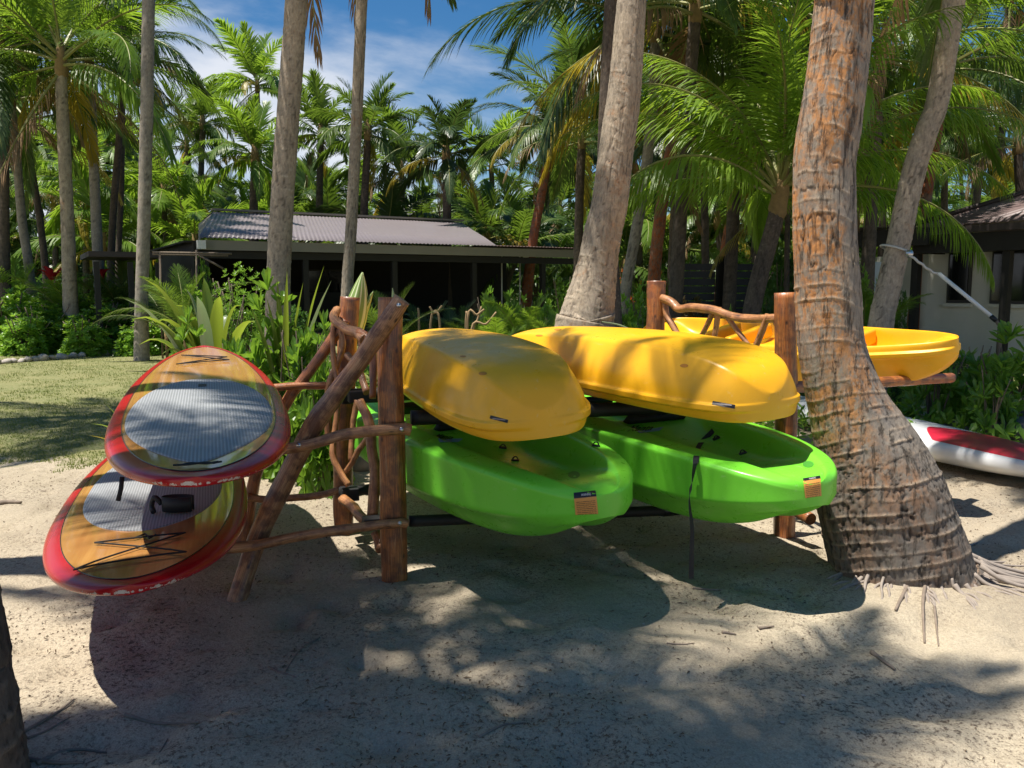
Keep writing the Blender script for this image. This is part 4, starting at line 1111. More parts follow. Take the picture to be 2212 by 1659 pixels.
# gable triangle at the left end
V = [tuple(FB(-1.10, -.1, ZE - .12)), tuple(FB(.24, 5.0, ZE + .96)), tuple(FB(.0, 6.0, ZE + .7)), tuple(FB(-1.06, -.1, ZE - .12)), tuple(FB(.28, 5.0, ZE + .96)), tuple(FB(.04, 6.0, ZE + .7))]
obj('gable_end', V, [(0, 1, 2), (5, 4, 3), (0, 3, 4, 1), (1, 4, 5, 2)], M_FASCIA, pav, smooth=False)
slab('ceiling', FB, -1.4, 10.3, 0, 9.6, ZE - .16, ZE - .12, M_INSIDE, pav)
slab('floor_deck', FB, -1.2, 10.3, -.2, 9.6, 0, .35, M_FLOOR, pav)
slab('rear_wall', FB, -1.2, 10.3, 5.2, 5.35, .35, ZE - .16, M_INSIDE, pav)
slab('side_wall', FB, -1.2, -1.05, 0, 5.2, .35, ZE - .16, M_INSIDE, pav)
slab('counter', FB, 1.2, 5.2, 3.0, 3.6, .35, 1.35, M_DARKW, pav)
slab('beam', FB, -1.2, 10.2, .02, .14, ZE - .52, ZE - .345, M_DARKW, pav)
for u in (-1.0, 1.4, 3.8, 6.2, 8.5):
    slab('post', FB, u, u + .14, .02, .16, .35, ZE - .525, M_DARKW, pav)
slab('corner_post', FB, 10.12, 10.30, .0, .16, .0, ZE - .35, M_WHITEP, pav)
wnd = slab('window', FB, 3.0, 4.4, 5.14, 5.19, 1.15, 2.05, M_FRAME, pav)
slab('pane', FB, 3.06, 3.65, 5.10, 5.13, 1.2, 2.0, M_GLASS, wnd); slab('pane', FB, 3.72, 4.34, 5.10, 5.13, 1.2, 2.0, M_GLASS, wnd)
slab('doorway_light', FB, 4.05, 4.11, 4.9, 4.95, 1.2, 1.62, M_WHITEP, pav)
for px_ in (1084, 1123):
    p = PPL(px_, 600, FB(0, 1.5, 0), FB(10, 1.5, 0)); V, F, UV = tube([(p.x, p.y, .35), (p.x, p.y, ZE - .2)], .022, 8); obj('white_pole', V, F, M_WHITEP, pav, uv=UV)
p = PPL(1136, 555, FB(0, .6, 0), FB(10, .6, 0)); bm = bmesh.new(); bmesh.ops.create_uvsphere(bm, u_segments=14, v_segments=8, radius=.09); m_ = bpy.data.meshes.new('lamp'); bm.to_mesh(m_); bm.free(); m_.materials.append(M_WHITEP); o = link('round_lamp', m_, pav); o.matrix_parent_inverse = wm(pav).inverted(); o.location = p; o.scale = (1, 1, .6)
for i in range(5):  # deck chairs inside, barely readable in the gloom
    pass
# flat pergola left of the pavilion
slab('side_awning', FB, -3.4, -1.82, .2, 3.2, ZE - .52, ZE - .40, M_DARKR, pav)
for u in (-3.3, -2.6, -2.0): slab('post', FB, u, u + .12, .3, .42, 0, ZE - .625, M_DARKW, pav)

# --- white building at the right edge
c0 = PY(1978, 491, 16.9); c1 = PY(2212, 474, 15.1)
FW = frame2((c0.x, c0.y), (c1.x - c0.x, c1.y - c0.y)); ZR = c0.z
hut = empty('bungalow', FW(2, 2, 0), 'white rendered bungalow with brown hipped corrugated roof and dark posts at the right edge', 'building')
corrugated('roof', FW, (-.1, 9, -.05, ZR), (4.2, 9, 3.9, ZR + 1.75), M_ROOF2, hut, pitch=.17)
# hip face towards the left
V = [tuple(FW(-.1, -.05, ZR)), tuple(FW(-.1, 8, ZR)), tuple(FW(4.2, 3.9, ZR + 1.75)), tuple(FW(-.1, -.05, ZR - .02)), tuple(FW(-.1, 8, ZR - .02)), tuple(FW(4.2, 3.9, ZR + 1.73))]
obj('hip_roof', V, [(0, 1, 2), (5, 4, 3)], M_ROOF2, hut, smooth=False)
slab('hip_cap', FW, 0, 0.01, 0, .01, ZR - .03, ZR - .02, M_DARKR, hut) if False else None
V, F, UV = tube([tuple(FW(-.1, -.05, ZR + .03)), tuple(FW(4.2, 3.9, ZR + 1.78))], .05, 8); obj('hip_cap', V, F, M_DARKR, hut, uv=UV)
slab('gutter', FW, -.15, 9, -.10, .02, ZR - .16, ZR - .035, M_DARKR, hut)
slab('fascia_board', FW, -.05, 9, .03, .12, ZR - .52, ZR - .17, M_DARKW, hut)
slab('fascia_board', FW, -.06, .03, .13, 8, ZR - .52, ZR - .05, M_DARKW, hut)
slab('soffit', FW, .05, 9, .14, 2.0, ZR - .50, ZR - .46, M_DARKW, hut)
A_, B_ = FW(0, .985, 0), FW(5, .985, 0)
def wall_u(px): 
    p = PPL(px, 600, A_, B_); d = p - FW(0, .985, 0); u = (FW(1, 0, 0) - FW(0, 0, 0)); return d.dot(u)
uc = wall_u(2003)
wv = slab('wall', FW, uc, 9, 1.0, 1.18, -.05, ZR - .5, M_RENDER, hut)
V, F, UV = tube([tuple(FW(uc, 1.28, -.05)), tuple(FW(uc, 1.28, ZR - .505))], .28, 24); obj('rounded_corner', V, F, M_RENDER, hut, uv=UV)
slab('wall', FW, uc - 2.2, uc - .2, 1.5, 1.65, -.05, ZR - .5, M_RENDER, hut)
zt = PPL(2080, 536, A_, B_).z; zb = PPL(2080, 648, A_, B_).z
for a, b_ in ((2054, 2094), (2148, 2176), (2184, 2235)):
    ua, ub = wall_u(a), wall_u(b_); ua, ub = min(ua, ub), max(ua, ub)
    w = slab('window', FW, ua - .05, ub + .05, .95, .995, zb - .06, zt + .05, M_FRAME, hut); slab('pane', FW, ua, ub, .925, .945, zb, zt, M_GLASS, w)
    slab('sill', FW, ua - .1, ub + .1, .90, .99, zb - .14, zb - .07, M_RENDER, w)
A_, B_ = FW(0, .2, 0), FW(5, .2, 0)
for px_ in (1976, 2172):
    p = PPL(px_, 620, A_, B_); u = (p - FW(0, 0, 0)).dot(FW(1, 0, 0) - FW(0, 0, 0)); slab('post', FW, u - .07, u + .07, .15, .29, -.05, ZR - .525, M_DARKW, hut)
p0, p1 = PY(1838, 520, 17.6), PY(1990, 512, 16.6)
V, F, UV = tube([tuple(p0), tuple(p1)], .05, 4)
mb = MB(); c = (p0 + p1) / 2; ang = math.atan2(p1.y - p0.y, p1.x - p0.x); mb.box((c.x, c.y, ZR - .20), ((p1 - p0).length + .3, .16, .34), Matrix.Rotation(ang, 3, 'Z')); mb.build('walkway_beam', M_DARKW, hut, False)
mb = MB(); mb.box((c.x, c.y + .8, ZR - .0), ((p1 - p0).length + .4, 1.6, .03), Matrix.Rotation(ang, 3, 'Z')); mb.build('walkway_roof', M_DARKR, hut, False)
mb = MB(); mb.box((p0.x + .1, p0.y, (ZR - .37) / 2), (.12, .12, ZR - .37)); mb.build('post', M_DARKW, hut, False)
# grey service cabinet
cb = PY(1899, 600, 15.5); cab = tag(quadbox(MB(), frame2((cb.x - .13, 15.5), (1, 0)), 0, .27, 0, .3, 0, PY(1899, 566, 15.5).z).build('service_cabinet', simple('pale_grey_paint', (.42, .46, .48), .6, .05), None, False), 'pale grey service cabinet standing behind the leaning tan palm', 'cabinet'); bevel(cab, .01)

# --- black slat fence
fp0, fp1 = PY(1470, 568, 17.0), PY(1636, 571, 17.4)
FF = frame2((fp0.x, fp0.y), (fp1.x - fp0.x, fp1.y - fp0.y)); fl = (fp1 - fp0).length; ft = fp0.z
fence = empty('screen_fence', FF(fl / 2, 0, 0), 'black timber screen fence panel standing behind the rack and young palm', 'fence')
n_sl = 13; hh = ft / n_sl
fx = simple('black_fence_timber', (.020, .020, .022), .55, .35, 9)
for i in range(n_sl):
    for a, b_ in ((.0, fl * .46), (fl * .5, fl)):
        slab('slat', FF, a + .01, b_ - .01, .004 * (i % 3), .022 + .004 * (i % 3), i * hh + .01, (i + 1) * hh - .012, fx, fence)
for a in (-.05, fl * .46, fl * .5, fl - .02): slab('post', FF, a, a + .08, -.06, .02 - .003, 0, ft + .06 + (.08 if a > .1 and a < fl * .9 else 0), M_DARKW, fence)

# ============================================================ SHRUBS AND GARDEN PLANTS
def leaf_geo(L, w, cup=.15, droop=.25):
    """obovate leaf along +x, returns verts, faces"""
    V = np.array([(0, 0, 0), (.38 * L, .30 * w, .02 * L), (.38 * L, -.30 * w, .02 * L), (.78 * L, .5 * w, -.04 * L), (.78 * L, -.5 * w, -.04 * L), (L, 0, -droop * L * .4), (.38 * L, 0, -cup * w), (.78 * L, 0, -cup * w * 1.2 - .04 * L)])
    F = [(0, 2, 6), (0, 6, 1), (2, 4, 7, 6), (6, 7, 3, 1), (4, 5, 7), (7, 5, 3)]
    return V, F
def rotm(az, el, tw):
    return np.array(Matrix.Rotation(az, 3, 'Z') @ Matrix.Rotation(-el, 3, 'Y') @ Matrix.Rotation(tw, 3, 'X'))
def bush_mesh(name, n, nl, ll, lw, mat, seed, shell=.6, el=(.1, .8), stems=10):
    r = random.Random(seed); mb = MB(); LV, LF = leaf_geo(1, lw)
    VV = []; FF_ = []; c = 0
    for i in range(n):
        while True:
            p = Vector((r.uniform(-1, 1), r.uniform(-1, 1), r.uniform(0, 1))); d = p.length
            if shell < d < 1: break
        lump = .80 + .22 * float(fbm(p.x * 2.3 + seed, p.y * 2.3, p.z * 2.3, seed, 2)) * 2
        q = Vector((p.x * .5, p.y * .5, p.z)) * lump; out = Vector((p.x, p.y, p.z + .5)).normalized()
        base = Vector((0, 0, 1)).rotation_difference(out).to_matrix()
        a0 = r.uniform(0, 6.28)
        for k in range(nl):
            R_ = np.array(base) @ rotm(a0 + k * 2.4 + r.uniform(-.2, .2), r.uniform(*el) + .5 * (k / nl), r.uniform(-.3, .3))
            VV.append((LV * ll * r.uniform(.75, 1.15)) @ R_.T + np.array(q)); FF_ += [tuple(x + c for x in f) for f in LF]; c += len(LV)
    return mesh(name, np.vstack(VV), FF_, [mat], smooth=False)
def stems_mesh(name, seed, n=9, r0=.018, mat=None):
    r = random.Random(seed); mb = MB()
    for i in range(n):
        a = r.uniform(0, 6.28); t = r.uniform(.15, .42)
        P = spline([(math.cos(a) * .04, math.sin(a) * .04, -.05), (math.cos(a) * t * .4, math.sin(a) * t * .4, .28), (math.cos(a + .3) * t, math.sin(a + .3) * t, r.uniform(.6, .85))], 9)
        mb.tube(P, np.linspace(r0, r0 * .4, 9), 5)
    return mesh(name, np.vstack(mb.V), mb.F, [mat or M_STEM])
BUSH = {
 'naupaka': [bush_mesh('naupaka', 300, 9, .085, .42, M_SHRUB, 300 + i) for i in range(3)],
 'bright': [bush_mesh('bright', 230, 9, .10, .40, M_SHRUB_B, 320 + i) for i in range(2)],
 'dark': [bush_mesh('dark', 300, 8, .085, .36, M_SHRUB_D, 340 + i) for i in range(2)],
 'fine': [bush_mesh('fine', 700, 7, .045, .35, M_SHRUB, 350 + i, .5) for i in range(2)],
 'croton': [bush_mesh('croton', 260, 7, .10, .34, M_CROTON, 360 + i) for i in range(2)],
 'large': [bush_mesh('large', 95, 9, .17, .42, M_SHRUB, 370 + i, .45) for i in range(3)],
 'open': [bush_mesh('open', 34, 11, .20, .34, M_SHRUB, 380 + i, .7) for i in range(2)],
 'flower': [bush_mesh('flower', 60, 6, .05, .6, M_ORANGE, 390, .7)],
}
STEMS = [stems_mesh('stems', 400 + i) for i in range(3)]
sr = random.Random(5)
def shrub(px, ytop, Y, wpx, kind, label, group='garden shrubs', depth=1.0, fl=False, name='shrub'):
    p = PY(px, ytop, Y); w = wpx / FOC * Y; h = max(.25, p.z)
    root = empty(name, (p.x, Y, gz(p.x, Y)), label, 'shrub', group)
    ms = BUSH[kind]; a = sr.uniform(0, 6.28)
    o = link('foliage', ms[sr.randrange(len(ms))], root); o.rotation_euler = (0, 0, a); o.scale = (w, w * depth, h * 1.02)
    o = link('stem', STEMS[sr.randrange(3)], root); o.rotation_euler = (0, 0, a); o.scale = (w, w * depth, h)
    if fl: o = link('blossom', BUSH['flower'][0], root); o.scale = (w * 1.02, w * depth * 1.02, h * 1.05)
    return root
# hedge at the left
hl = [(-60, 610, 19.6), (20, 600, 19.8), (85, 632, 19.2), (150, 618, 20.0), (215, 632, 19.4), (275, 625, 20.2), (335, 640, 19.6), (-20, 640, 21.4), (110, 600, 22.1), (240, 604, 22.4), (390, 612, 21.1), (50, 660, 18.5), (180, 668, 18.4), (300, 672, 18.5)]
names_ = ['at the far left edge', 'second from the left edge', 'in front of the dark ringed palm', 'between the dark ringed palm and the pale grey palm', 'below the pale grey palm', 'left of the straight grey palm', 'right of the straight grey palm', 'in the rear row at the left edge', 'in the rear row behind the dark ringed palm', 'in the rear row behind the pale grey palm', 'right end of the rear row', 'low, by the border stones at left', 'low, by the middle border stones', 'low, by the right border stones']
for (px, yt, Y), nm in zip(hl, names_): shrub(px, yt, Y, 175 if Y > 18.8 else 125, 'bright' if int(px) % 2 == 0 and Y < 21 else 'naupaka', 'rounded glossy hedge shrub ' + nm, 'hedge shrubs along the lawn at left')
for px, yt, Y, w, kd, lab, *fl in [
 (430, 585, 15.5, 150, 'naupaka', 'shrub below the left end of the pavilion awning'), (520, 556, 13.5, 190, 'fine', 'tall fine leaved grey green shrub left of the tan palm'),
 (470, 600, 12.0, 140, 'fine', 'lower fine leaved shrub left of the tall one'), (640, 640, 12.5, 120, 'dark', 'dark shrub just right of the tan palm foot'),
 (395, 560, 19.0, 90, 'bright', 'upright light green shrub by the awning posts'), (435, 535, 19.5, 60, 'bright', 'narrow light green sapling before the pavilion awning'),
 (900, 662, 10.5, 90, 'bright', 'low shrub right of the tall front log post'), (985, 690, 10.0, 110, 'naupaka', 'low shrub behind the first upturned kayak'),
 (1060, 596, 13.5, 80, 'bright', 'upright leafy shrub before the right part of the pavilion'), (1120, 600, 13.0, 110, 'bright', 'bright leafy shrub below the round lamp'),
 (1180, 620, 12.0, 90, 'bright', 'bright shrub left of the stout grey palm'), (1090, 640, 11.0, 130, 'bright', 'broad bright shrub between the two upturned kayaks'), (1165, 655, 10.0, 90, 'naupaka', 'glossy shrub touching the stout grey palm foot'),
 (1225, 560, 20.0, 90, 'fine', 'pale shrub beyond the pavilion end'),
 (1345, 610, 11.0, 110, 'bright', 'bright shrub right of the stout grey palm'), (1385, 585, 12.5, 90, 'bright', 'taller bright shrub behind the rear right post'), (1350, 655, 9.5, 120, 'bright', 'low bright shrub left of the rear right post'),
 (1400, 640, 10.5, 90, 'naupaka', 'glossy shrub directly behind the rear right post'), (1360, 545, 21.0, 80, 'fine', 'orange flowering shrub behind the grey curving palm', True), (1440, 548, 20.0, 50, 'fine', 'small orange flowering shrub behind the rust coloured palm', True),
 (1470, 610, 14.0, 110, 'croton', 'dark mottled croton shrub before the black fence'), (1510, 640, 12.5, 90, 'croton', 'low dark croton shrub behind the twisted branch rail'),
 (1600, 505, 22.0, 170, 'fine', 'feathery green shrub above the black fence'), (1500, 520, 21.0, 120, 'fine', 'round bright topped shrub behind the left end of the fence'), (1700, 520, 20.0, 120, 'dark', 'dark shrub behind the right end of the fence'), (1665, 600, 15.5, 70, 'dark', 'dark shrub at the right end of the black fence'),
 (1590, 650, 10.0, 60, 'bright', 'small bright plant at the foot of the young leaning palm'),
 (1870, 560, 14.5, 60, 'bright', 'yellow green shrub left of the service cabinet'), (1945, 600, 12.5, 60, 'dark', 'dark spiky shrub between the leaning tan palm and the black post'), (1870, 480, 19.5, 120, 'fine', 'feathery shrub above the walkway beam'),
 ]: shrub(px, yt, Y, w, kd, lab, fl=bool(fl))
# shrubs with bare stems at the right
for px, yt, Y, w, kd, lab in [
 (2030, 694, 8.6, 150, 'open', 'dark open shrub right of the third kayak nose'), (2110, 700, 9.2, 170, 'open', 'dark open shrub below the lower end of the white pole'), (2190, 690, 8.3, 190, 'open', 'leggy shrub at the right frame edge'), (2150, 760, 7.9, 130, 'open', 'lower shrub before the leggy one at right'),
 (2050, 860, 8.9, 80, 'bright', 'small bright plant on the sand behind the white and red board'), (1960, 880, 9.0, 50, 'naupaka', 'tiny plant beside the big palm behind the white board'), (2090, 760, 10.8, 90, 'dark', 'shaded dense shrub behind the open shrubs at right'), (1945, 800, 10.0, 60, 'dark', 'shaded sprig below the third kayak')]:
    shrub(px, yt, Y, w, kd, lab, 'shrubs at the right')
# big-leaved shrubs right behind the paddleboards
for px, yt, Y, w, lab in [(600, 640, 6.6, 190, 'large leaved shrub behind the upper paddleboard nose'), (665, 655, 6.3, 150, 'large leaved shrub left of the rear log post'), (545, 690, 6.9, 160, 'large leaved shrub behind the left side of the paddleboards'), (690, 720, 5.9, 120, 'lower large leaved shrub between braces of the rack'), (420, 705, 6.5, 140, 'large leaved shrub half covering the foot of the strap leaves'), (500, 665, 6.6, 130, 'large leaved shrub above the upper paddleboard nose tip'), (450, 700, 7.6, 150, 'large leaved shrub under the yellow green strap leaves'), (330, 812, 6.9, 70, 'small leafy sprig peeping left of the upper paddleboard')]:
    shrub(px, yt, Y, w, 'large', lab, 'large leaved shrubs behind the paddleboards')

def strap_plant(name, base, leaves, label, cat='plant', group=None):
    root = empty(name, base, label, cat, group)
    for (tip, w, arch, mat) in leaves:
        b0 = Vector(base); tip = Vector(tip); mid = (b0 + tip) / 2 + Vector((0, 0, arch))
        S = spline([tuple(b0), tuple(b0.lerp(mid, .55) + Vector((0, 0, arch * .25))), tuple(mid), tuple(mid.lerp(tip, .55) + Vector((0, 0, arch * .18))), tuple(tip)], 12)
        T, N, B = frames(S); V = []; t = np.linspace(0, 1, 12); ww = w * (np.clip(t * 3.2, .25, 1) * np.clip((1 - t) * 2.4, 0.02, 1))
        side = np.cross(T, np.array([0, 0, 1.0])); side /= np.linalg.norm(side, axis=1)[:, None] + 1e-6
        upv = np.cross(side, T)
        for i in range(12):
            for k in (-1, -.5, 0, .5, 1): V.append(S[i] + side[i] * k * ww[i] / 2 + upv[i] * abs(k) * ww[i] * .22)
        o = obj('leaf', V, grid_faces(12, 5, False), mat, root)
    return root
# strap-leaved clump left of centre: tips traced from the photograph
bx = PY(455, 850, 7.0); lv = []
for (x, y, w, mt) in [(312, 603, .13, M_STRAP), (268, 645, .12, M_REDLEAF if False else M_STRAP_P), (345, 640, .14, M_STRAP), (330, 700, .12, M_STRAP), (400, 622, .10, M_STRAP_P), (425, 640, .09, M_STRAP_P), (475, 640, .10, M_STRAP), (380, 660, .13, M_STRAP), (300, 745, .10, M_STRAP), (350, 765, .10, M_STRAP), (520, 660, .10, M_STRAP), (560, 700, .10, M_STRAP), (440, 600, .09, M_STRAP), (500, 690, .10, M_STRAP_P), (395, 715, .12, M_STRAP), (285, 690, .11, M_STRAP)]:
    lv.append((PY(x, y, 7.0 + sr.uniform(-.45, .35)), w * 1.15, sr.uniform(.22, .48), mt))
strap_plant('strap_leaf_plant', Vector((bx.x, 7.1, 0)), lv, 'clump of broad yellow green strap leaves behind and left of the upper paddleboard')
bx = PY(612, 800, 6.6); lv = []
for (x, y, w, mt) in [(700, 574, .095, M_STRAP), (716, 606, .085, M_STRAP_P), (738, 662, .08, M_STRAP_P), (655, 610, .08, M_STRAP), (598, 600, .07, M_STRAP), (575, 640, .08, M_STRAP), (690, 720, .09, M_STRAP), (708, 760, .09, M_STRAP), (540, 660, .08, M_STRAP), (620, 585, .05, M_STRAP)]:
    lv.append((PY(x, y, 6.5 + sr.uniform(-.3, .2)), w, sr.uniform(.06, .2), mt))
strap_plant('strap_leaf_plant', Vector((bx.x, 6.6, .2)), lv, 'upright strap leaves with bright tips just left of the rear log post')
bx = PY(330, 860, 6.0); lv = [(PY(x, y, 5.9), w, a, mt) for (x, y, w, a, mt) in [(228, 872, .07, .06, M_STRAP), (196, 915, .05, .14, M_STRAP), (190, 940, .035, .1, M_FROND_Y), (236, 895, .06, .05, M_STRAP)]]
strap_plant('strap_leaf_plant', Vector((bx.x, 6.1, gz(bx.x, 6.1))), lv, 'few yellow arching leaves sticking out left of the upper paddleboard')
# furled palm spears behind the log post
def spear(p0, p1, r, lab):
    n = 24; S = spline([tuple(p0), tuple(p0.lerp(p1, .5) + Vector((.01, 0, 0))), tuple(p1)], n); t = np.linspace(0, 1, n)
    V, F, UV = tube(S, r * np.clip(1.05 - t ** 2.2, .02, 1), 20, lambda L, th, R: R * .10 * np.sign(np.sin(th * 10)))
    tm = NT('striped_furled_leaf'); u, v_, _ = tm.sep(tm.uv()); c = tm.mix(tm.ramp(tm.math('SINE', tm.math('MULTIPLY', u, 62.8)), [(.3, 0.), (.8, 1.)]), (.16, .24, .05), (.55, .58, .34)); tm.set(color=c, rough=.5)
    return tag(obj('furled_leaf', V, F, tm.m, None, uv=UV), lab, 'leaf', 'furled pale striped palm leaves')
spear(PY(752, 720, 5.5), PY(783, 588, 5.5), .085, 'large furled pale striped palm leaf standing behind the rear log post')
spear(PY(750, 730, 5.6), PY(806, 630, 5.5), .045, 'smaller furled striped leaf leaning right behind the rear log post')
spear(PY(846, 720, 4.6), PY(848, 622, 4.6), .022, 'thin pale leaf tip above the tall front log post')

# small feathery palms and cycads in the bed
def young(px, py, Y, sc, kind, lab, n=9):
    p = PY(px, py, Y); g = gz(p.x, Y); root = empty('palm_seedling', (p.x, Y, g), lab, 'palm seedling', 'feathery seedling palms in the garden bed'); r = random.Random(int(px))
    V, F, UV = tube([(0, 0, -.05), (0, 0, p.z - g - sc * .6 if p.z - g - sc * .6 > .05 else .06)], [.03, .04], 8); o = obj('stalk', V, F, M_BOOTM, None, uv=UV); o.parent = root
    for i in range(n):
        o = link('frond', FR_SETS[kind][[0, 1, 1, 2, 2, 3][i % 6]][i % 2], root); o.location = (0, 0, max(.05, p.z - g - sc * .6)); o.rotation_euler = (0, r.uniform(-.1, .1), i * 2.4 + r.uniform(-.3, .3)); s = sc * r.uniform(.28, .36); o.scale = (s, s, s)
M_BOOTM = ME_BOOT.materials[0]
for a in [(915, 700, 9.8, .9, 'dark', 'dark green seedling fan right of the tall front log post'), (975, 690, 10.5, .8, 'dark', 'dark seedling below the pavilion post'), (1070, 690, 9.0, .75, 'bright', 'yellow green seedling between the upturned kayaks'), (1130, 675, 9.6, .8, 'bright', 'bright seedling left of the stout palm foot'), (1200, 690, 9.0, .6, 'bright', 'seedling against the stout palm foot'), (1020, 700, 9.4, .7, 'mid', 'green seedling in the bed before the pavilion'),
          (1870, 640, 12.0, 1.5, 'bright', 'bushy yellow green seedling palm right of the big palm trunk'), (840, 660, 8.5, .8, 'mid', 'seedling behind the log posts'), (150, 615, 20.5, 1.9, 'bright', 'seedling palm fanning over the hedge'), (260, 600, 21.0, 1.9, 'mid', 'seedling palm behind the hedge below the pale grey palm'), (30, 590, 21.5, 1.9, 'bright', 'seedling palm over the hedge at the left edge'), (395, 620, 15.0, 1.3, 'mid', 'dark spiky seedling right of the straight grey palm'), (355, 640, 17.0, 1.2, 'dark', 'spiky dark seedling at the hedge end')]:
    young(*a)
# red bromeliad
p = PY(112, 592, 20.4); lv = [(Vector((p.x + math.cos(a) * .34, 20.4 + math.sin(a) * .3, p.z + .10 + .10 * math.sin(a * 3))), .09, .12, M_REDLEAF) for a in np.linspace(0, 6, 14)]
strap_plant('bromeliad', Vector((p.x, 20.4, p.z - .25)), lv, 'crimson leaved bromeliad showing above the hedge at left')
p = PY(222, 590, 20.6); lv = [(Vector((p.x + math.cos(a) * .2, 20.6 + math.sin(a) * .2, p.z + .1)), .06, .1, M_REDLEAF) for a in np.linspace(0, 6, 9)]
strap_plant('bromeliad', Vector((p.x, 20.6, p.z - .2)), lv, 'small red leaved plant by the foot of the pale grey palm')
# red stems at the hedge foot
for i, px in enumerate((8, 75, 160, 232, 255, 300)):
    p = PZ(px, 762 - i * 2.5, 0); p.y += .35; root = empty('red_stemmed_plant', p, 'red stemmed plant at the hedge foot behind the border stones', 'plant', 'red stemmed plants behind the border stones')
    r = random.Random(i)
    for k in range(7):
        a = r.uniform(-1.3, 1.3); V, F, UV = tube(spline([(0, 0, -.03), (math.sin(a) * .15, r.uniform(-.1, .1), .25), (math.sin(a) * .35, r.uniform(-.15, .1), .5)], 8), np.linspace(.014, .006, 8), 5)
        o = obj('stalk', V, F, M_REDSTEM if 'M_REDSTEM' in globals() else globals().setdefault('M_REDSTEM', simple('red_stem', (.42, .07, .04), .5, .2, 9)), None, uv=UV); o.parent = root
# pruned bare stems
for k, (pl, Y, lab) in enumerate([([(905, 700), (903, 665)], 9.0, 'bare cane nearest the log post'), ([(930, 700), (948, 670), (955, 660)], 9.0, 'forked bare cane, right prong'), ([(950, 700), (935, 675), (928, 662)], 8.9, 'forked bare cane, left prong'), ([(1006, 720), (1008, 672)], 8.6, 'straight cane before the dark pavilion'), ([(1022, 725), (1032, 690), (1040, 662)], 8.7, 'leaning cane beside the straight one'), ([(1018, 715), (1050, 700), (1072, 674)], 8.6, 'long cane curving right behind the first kayak'), ([(1010, 690), (1030, 680), (1046, 668)], 8.6, 'short side cane')]):
    pts = [PY(x, y, Y) for x, y in pl]; pts = [Vector((pts[0].x, Y, 0))] + pts
    V, F, UV = tube(spline([tuple(q) for q in pts], 16), np.linspace(.016, .010, 16), 7); tag(obj('bare_cane', V, F, M_CANE, None, uv=UV), lab + ' in the bed behind the kayaks', 'stem', 'pruned bare canes')
# long dry leaf arching beside the stout palm
pts = [PY(x, y, 7.1) for x, y in ((1395, 740), (1375, 722), (1340, 703), (1300, 695))]
V, F, UV = tube(spline([tuple(q) for q in pts], 16), np.linspace(.018, .004, 16), 6); tag(obj('dry_leaf', V, F, M_STRAP_P, None, uv=UV), 'pale dry leaf arching over the second yellow kayak beside the stout palm', 'leaf')

# ============================================================ STONES
def stone_mesh(seed, mat):
    bm = bmesh.new(); bmesh.ops.create_icosphere(bm, subdivisions=2, radius=.5); r = random.Random(seed); sx, sy, sz = r.uniform(.8, 1.2), r.uniform(.8, 1.1), r.uniform(.6, .85)
    for v in bm.verts:
        f = 1 + .35 * float(fbm(v.co.x * 2 + seed * 7, v.co.y * 2, v.co.z * 2, seed, 3)); v.co = Vector((v.co.x * sx, v.co.y * sy, v.co.z * sz)) * f
    m = bpy.data.meshes.new('stone'); bm.to_mesh(m); bm.free(); m.materials.append(mat); m.polygons.foreach_set('use_smooth', [True] * len(m.polygons)); return m
ST = [stone_mesh(i, M_STONE) for i in range(6)]; SD = [stone_mesh(20 + i, M_STONE_D) for i in range(5)]
bord = empty('stone_border', PZ(150, 772), 'row of pale rounded coral stones edging the lawn below the hedge', 'border')
path = [PZ(-60, 792), PZ(0, 785), PZ(120, 776), PZ(200, 768), PZ(300, 762), PZ(365, 758)]
S = spline([tuple(p) for p in path], 400); L = np.concatenate([[0], np.cumsum(np.linalg.norm(np.diff(S, axis=0), axis=1))]); d = 0
while d < L[-1]:
    sz = sr.uniform(.12, .24); x, y = np.interp(d, L, S[:, 0]), np.interp(d, L, S[:, 1]); o = link('stone', ST[sr.randrange(6)], bord); o.matrix_parent_inverse = wm(bord).inverted()
    o.location = (x, y + sr.uniform(-.04, .04), gz(x, y) + sz * .22); o.scale = (sz, sz, sz); o.rotation_euler = (sr.uniform(-.4, .4), sr.uniform(-.4, .4), sr.uniform(0, 6)); d += sz * .86
b2 = empty('stone_border', PZ(2150, 950), 'dark boulders edging the bed behind the white and red board at right', 'border')
for px, py, sz in [(2000, 925, .16), (2040, 932, .2), (2075, 938, .26), (2120, 946, .34), (2170, 950, .40), (2215, 958, .42), (2150, 905, .30), (2200, 912, .34), (2100, 915, .22), (1975, 905, .14), (2235, 930, .4)]:
    p = PZ(px, py); o = link('stone', SD[sr.randrange(5)], b2); o.matrix_parent_inverse = wm(b2).inverted(); o.location = (p.x, p.y, gz(p.x, p.y) + sz * .18); o.scale = (sz,) * 3; o.rotation_euler = (sr.uniform(-.3, .3), 0, sr.uniform(0, 6))
b3 = empty('stone_border', PY(700, 950, 6), 'grey boulders in the shade behind the log rack', 'border')
for px, py, sz in [(650, 985, .24), (690, 1000, .28), (725, 1005, .3), (770, 1010, .26), (800, 1000, .24), (610, 975, .22), (905, 985, .26), (560, 965, .24), (1000, 985, .25), (1100, 980, .25), (1220, 975, .25), (1330, 968, .26)]:
    p = PZ(px, py); o = link('stone', SD[sr.randrange(5)], b3); o.matrix_parent_inverse = wm(b3).inverted(); o.location = (p.x, p.y, gz(p.x, p.y) + sz * .2); o.scale = (sz,) * 3; o.rotation_euler = (sr.uniform(-.3, .3), 0, sr.uniform(0, 6))

